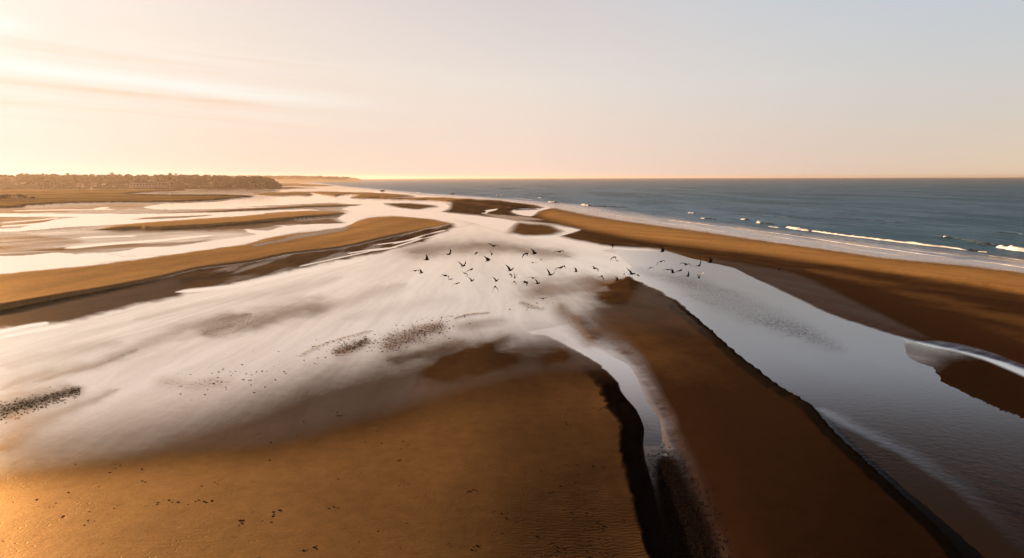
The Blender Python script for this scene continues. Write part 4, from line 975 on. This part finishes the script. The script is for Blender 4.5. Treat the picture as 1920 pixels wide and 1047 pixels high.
#@@BIRDS
# ------------------------------------------------------------------ birds
def bird_mesh(el, bend, er, bendr, sweep=0.15, fat=1.0, chord=1.0):
    """one continuous bird, facing +Y, 1.1 m across: el/er raise the left/right inner wing (deg), bend the outer wing"""
    rings = [(-0.30, 0.012, 0.02, 0.0), (-0.25, 0.055, 0.012, 0.0), (-0.17, 0.03, 0.022, 0.0), (-0.09, 0.048, 0.045, 0.0), (-0.03, 0.06, 0.058, 0.0), (0.04, 0.064, 0.062, 0.0), (0.11, 0.052, 0.052, 0.004), (0.17, 0.032, 0.033, 0.012), (0.215, 0.036, 0.036, 0.02), (0.25, 0.024, 0.024, 0.02), (0.27, 0.009, 0.009, 0.014), (0.315, 0.003, 0.003, 0.006)]
    n = 8; Vb, Fb = [], []
    for (y, rx, rz, zc) in rings:
        for q in range(n):
            a = (q + 0.5) / n * 2 * math.pi
            Vb.append((math.cos(a) * rx * fat, y, zc + math.sin(a) * rz * fat))
    # side faces used by the wings: ring 3..6; right side quads sit at q = n-1 -> 0
    hole = set()
    for i in range(len(rings) - 1):
        for q in range(n):
            side = 'R' if q == n - 1 else ('L' if q == n // 2 - 1 else None)
            if side and 3 <= i < 6: continue
            Fb.append((i * n + q, i * n + (q + 1) % n, (i + 1) * n + (q + 1) % n, (i + 1) * n + q))
    Fb.append(tuple(range(n))[::-1]); Fb.append(tuple((len(rings) - 1) * n + q for q in range(n)))
    for side in (1, -1):
        e, b = (er, bendr) if side > 0 else (el, bend)
        # loop of 8 vertices: upper front->rear, lower rear->front
        qu, ql = (0, n - 1) if side > 0 else (n // 2 - 1, n // 2)
        loop = [i * n + qu for i in (6, 5, 4, 3)] + [i * n + ql for i in (3, 4, 5, 6)]
        secs = [(0.12, 0.10, 0.17 * chord, 0.016, 0.02), (0.24, 0.115, 0.155 * chord, 0.012, 0.04), (0.36, 0.05, 0.11 * chord, 0.009, 0.0), (0.47, -0.03, 0.065 * chord, 0.006, -0.05), (0.56, -0.11, 0.015, 0.004, -0.09)]
        prev = loop; X_, Z_ = 0.03, 0.0; last = 0.0
        for (s_, yl, ch, th, _) in secs:
            ang = math.radians(e if s_ < 0.25 else e + b * min(1, (s_ - 0.2) / 0.2))
            X_ += (s_ - last) * math.cos(ang); Z_ += (s_ - last) * math.sin(ang); last = s_
            yl = yl - sweep * max(0, s_ - 0.24)
            k = len(Vb)
            nx_, nz_ = -math.sin(ang), math.cos(ang)
            for t, hgt in ((0, 0.2), (0.33, 1), (0.7, 0.7), (1, 0.15)): Vb.append((side * (X_ + nx_ * th * hgt), yl - ch * t, Z_ + nz_ * th * hgt))
            for t, hgt in ((1, -0.15), (0.7, -0.3), (0.33, -0.4), (0, -0.2)): Vb.append((side * (X_ + nx_ * th * hgt), yl - ch * t, Z_ + nz_ * th * hgt))
            cur = list(range(k, k + 8))
            for j in range(8): Fb.append((prev[j], prev[(j + 1) % 8], cur[(j + 1) % 8], cur[j]))
            prev = cur
        Fb.append(tuple(prev))
    return Vb, Fb

POSE = {'V': (42, 10, 42, 10), 'A': (18, -55, 18, -55), 'H': (6, -75, 6, -75), 'G': (12, -22, 12, -22), 'D': (-38, -22, -38, -22), 'U': (72, 4, 72, 4), 'L': (40, 18, 8, -10), 'R': (8, -12, 55, 14), 'N': (-55, -20, -55, -20)}
# u, v, span px, pose, heading (deg, 0 = away, 90 = to the right), bank (deg), plumage, label
BIRDS = [
 (799.8, 487.3, 15, 'U', 60, 35, 0, 'bulky black bird banking steeply at the sunward end of the flock'),
 (779, 508, 14, 'A', 20, -5, 0, 'black bird with wings arched down, outermost on the sunward side'),
 (790, 512, 12, 'U', 75, 30, 0, 'thin slanting bird just seaward of the outermost arched bird'),
 (842, 477, 17, 'R', 30, 0, 0, 'bird with one wing raised high and the other one sunlit, above the thin streak'),
 (893, 475, 10, 'G', 70, -30, 1, 'faint brown bird gliding alone inland of the topmost pair'),
 (926, 461.5, 17, 'L', 15, -8, 0, 'topmost black bird over the grey patch, wings in a crooked M'),
 (922, 477, 15, 'U', 5, 5, 0, 'black bird seen end-on with both wings straight up, under the topmost M-winged one'),
 (915, 489, 15, 'V', 60, 8, 0, 'bird with thin V wings just below the end-on one'),
 (868.6, 499, 17, 'V', 30, -8, 0, 'lone bird with open V wings above the three sunlit brown ones'),
 (883, 506, 14, 'A', 40, -25, 1, 'larger of the sunlit brown birds, wing hooked down'),
 (872, 513, 11, 'G', 35, 20, 1, 'sunlit brown bird with flat wings, middle of the sunlit three'),
 (875.5, 518, 7, 'G', 50, -15, 1, 'smallest sunlit brown bird, lowest of the sunlit three'),
 (885, 527, 13, 'V', 40, 5, 0, 'black bird with V wings below the sunlit three'),
 (835, 517, 17, 'H', 10, 10, 0, 'black bird with drooping wings and plain body above two thin arched birds'),
 (845.4, 524, 10, 'A', 30, -10, 1, 'small thin arched bird right under the drooping-winged black one'),
 (856.6, 532, 14, 'A', 35, -18, 1, 'thin pale-brown arched bird, lowest on the sunward half of the flock'),
 (931, 527, 14, 'V', 35, 0, 0, 'black V-winged bird directly over the big arched bird'),
 (928, 538, 16, 'N', 10, -12, 0, 'big black bird with both wings hanging in an arch, alone below the flock'),
 (957, 507, 18, 'V', 45, 6, 0, 'wide-winged black bird on top of the tight middle cluster'),
 (958, 515.6, 9, 'H', 50, 30, 0, 'small dark bird tucked between the wide-winged one and the stacked pair'),
 (965, 521, 14, 'U', 15, 12, 0, 'upper bird of the black stacked pair, wings pointing up'),
 (964, 528.5, 11, 'D', 10, 0, 0, 'lower bird of the black stacked pair, wings spread flat'),
 (985.5, 476, 16, 'H', 55, -20, 0, 'arched black bird touching wingtips with a V-winged neighbour'),
 (1002, 476, 15, 'V', 65, 20, 0, 'V-winged black bird touching the arched one beside it'),
 (1014, 487, 13, 'D', 0, 5, 1, 'thin pale bird with downturned wings beside a brown arched one'),
 (999, 493, 13, 'A', 10, 5, 1, 'brown arched bird lit by the sun near the middle of the flock'),
 (1049, 472, 17, 'A', 35, -12, 0, 'black bird with wings in a peak, highest past the wingtip-touching pair'),
 (1051.6, 502, 20, 'A', 40, -22, 0, 'long-winged black bird gliding with one straight wing, mid flock'),
 (1032, 515.6, 18, 'V', 40, 14, 0, 'black V-winged bird sloping under the long-winged glider'),
 (999, 521.6, 18, 'A', 5, 0, 0, 'black bird with a fat hanging body and spread wings, top of a three-bird knot'),
 (985.5, 530, 15, 'A', 60, 10, 0, 'black bird with one wing trailing straight down in the three-bird knot'),
 (1008, 532, 14, 'V', 55, 12, 0, 'lowest V-winged bird of the three-bird knot'),
 (1018, 560, 15, 'G', 180, 0, 0, 'lowest bird of all, flying head-on with fanned tail'),
 (1080, 509.6, 11, 'U', 70, 0, 0, 'slim upright bird alone above the grey smear'),
 (1148, 460, 11, 'H', 80, 25, 0, 'stubby black bird at the far bank edge, wings folded'),
 (1242, 472, 15, 'U', 60, 20, 0, 'black bird with one tall wing raised against the brown bank edge'),
 (1150, 483, 13, 'H', 45, -20, 0, 'thin hook-winged bird above a tiny flat one'),
 (1157, 489.5, 7, 'G', 85, 0, 0, 'tiny flat sliver of a bird under the hook-winged one'),
 (1115.6, 503.6, 16, 'A', 40, 18, 0, 'black bird with wings peaked and one dropping seaward, past the slim upright one'),
 (1127.7, 518, 13, 'D', 35, 10, 0, 'black bird with long hanging wing just above the brown bank tip'),
 (1157.7, 526, 12, 'U', 40, -10, 0, 'cross-shaped black bird low over the brown bank tip'),
 (1170.6, 514, 12, 'N', 5, 0, 0, 'narrow arched bird at the bank tip beside the crossing pair'),
 (1185, 514, 19, 'L', 60, 0, 0, 'larger of two birds crossing wings above the rippled water'),
 (1196.4, 516.5, 8, 'G', 70, 15, 0, 'smaller of two birds crossing wings above the rippled water'),
 (1219.6, 502.7, 11, 'H', 30, -20, 0, 'compact dark bird hovering at the upper edge of the rippled patch'),
 (1239.4, 490.7, 15, 'H', 35, -25, 0, 'black bird with one hooked wing curling over, in the gap under the bank'),
 (1252, 506, 13, 'A', 50, -8, 0, 'square-shouldered arched bird over the rippled patch'),
 (1261.7, 512, 12, 'U', 75, -20, 0, 'lower bird of the slanting pair over the ripples'),
 (1274.6, 508, 14, 'G', 60, -28, 0, 'upper bird of the slanting pair over the ripples'),
 (1285.8, 496, 18, 'A', 15, 5, 0, 'black bird with wide bowed wings, first of a seaward trio'),
 (1310.7, 498.4, 18, 'R', 40, -10, 0, 'black bird with one curved wing up, middle of the seaward trio'),
 (1331.3, 492.4, 15, 'U', 65, 25, 0, 'steeply slanting black bird, highest of the seaward trio'),
 (1289.2, 518, 14, 'R', 60, -10, 0, 'thin-winged black bird low over the ripples, inland of the sunlit white one'),
 (1310.7, 521.6, 11, 'U', 45, 0, 0, 'stocky black bird directly under the tiny white one'),
 (1315.9, 514, 7, 'V', 20, 0, 2, 'tiny sunlit white bird above the ripples'),
 (1459.5, 504.5, 15, 'V', 15, 15, 0, 'lone black bird far seaward of the flock against the dark wet sand'),
]
for u, v, s_, pose, head, bankd, plum, lb in BIRDS:
    span = 1.12; d = span * F / s_ * 0.82
    d = min(max(d, 52), 88)
    scl = 1.38 * s_ * d / F
    x, y, zz = at_dist(u, v, d)
    r = random.Random(int(u * 10))
    e = [a + r.uniform(-7, 7) for a in POSE[pose]]
    Vb, Fb = bird_mesh(*e, sweep=r.uniform(0.1, 0.4), chord=r.uniform(1.1, 1.4), fat=1.15)
    o = mesh_obj('bird', Vb, Fb, (M_BIRD, M_GULL, M_WHITE)[plum])
    o.location = (x, y, zz); o.scale = (scl,) * 3
    o.rotation_euler = (Matrix.Rotation(math.radians(-head), 3, 'Z') @ Matrix.Rotation(math.radians(r.uniform(-5, 14)), 3, 'X') @ Matrix.Rotation(math.radians(bankd), 3, 'Y')).to_euler()
    tag(o, lb, 'bird', 'flock of birds over the wet sand')
#@@HAZE
# ------------------------------------------------------------------ haze
HV, HF = [], []
box(HV, HF, -16000, 16000, -3100, 16500, -3.4, 40.0)
m_, t, o_ = new_mat('haze')
pv = t.new('ShaderNodeVolumePrincipled')
pv.inputs['Density'].default_value = 0.000052
pv.inputs['Color'].default_value = (0.66, 0.53, 0.47, 1)
pv.inputs['Anisotropy'].default_value = 0.54
t.l.new(pv.outputs[0], o_.inputs['Volume'])
o = mesh_obj('haze', HV, HF, m_, smooth=False)
tag(o, 'thin warm evening haze over the coast', None, None, 'stuff')
sc.cycles.volume_bounces = 0
sc.cycles.max_bounces = 6
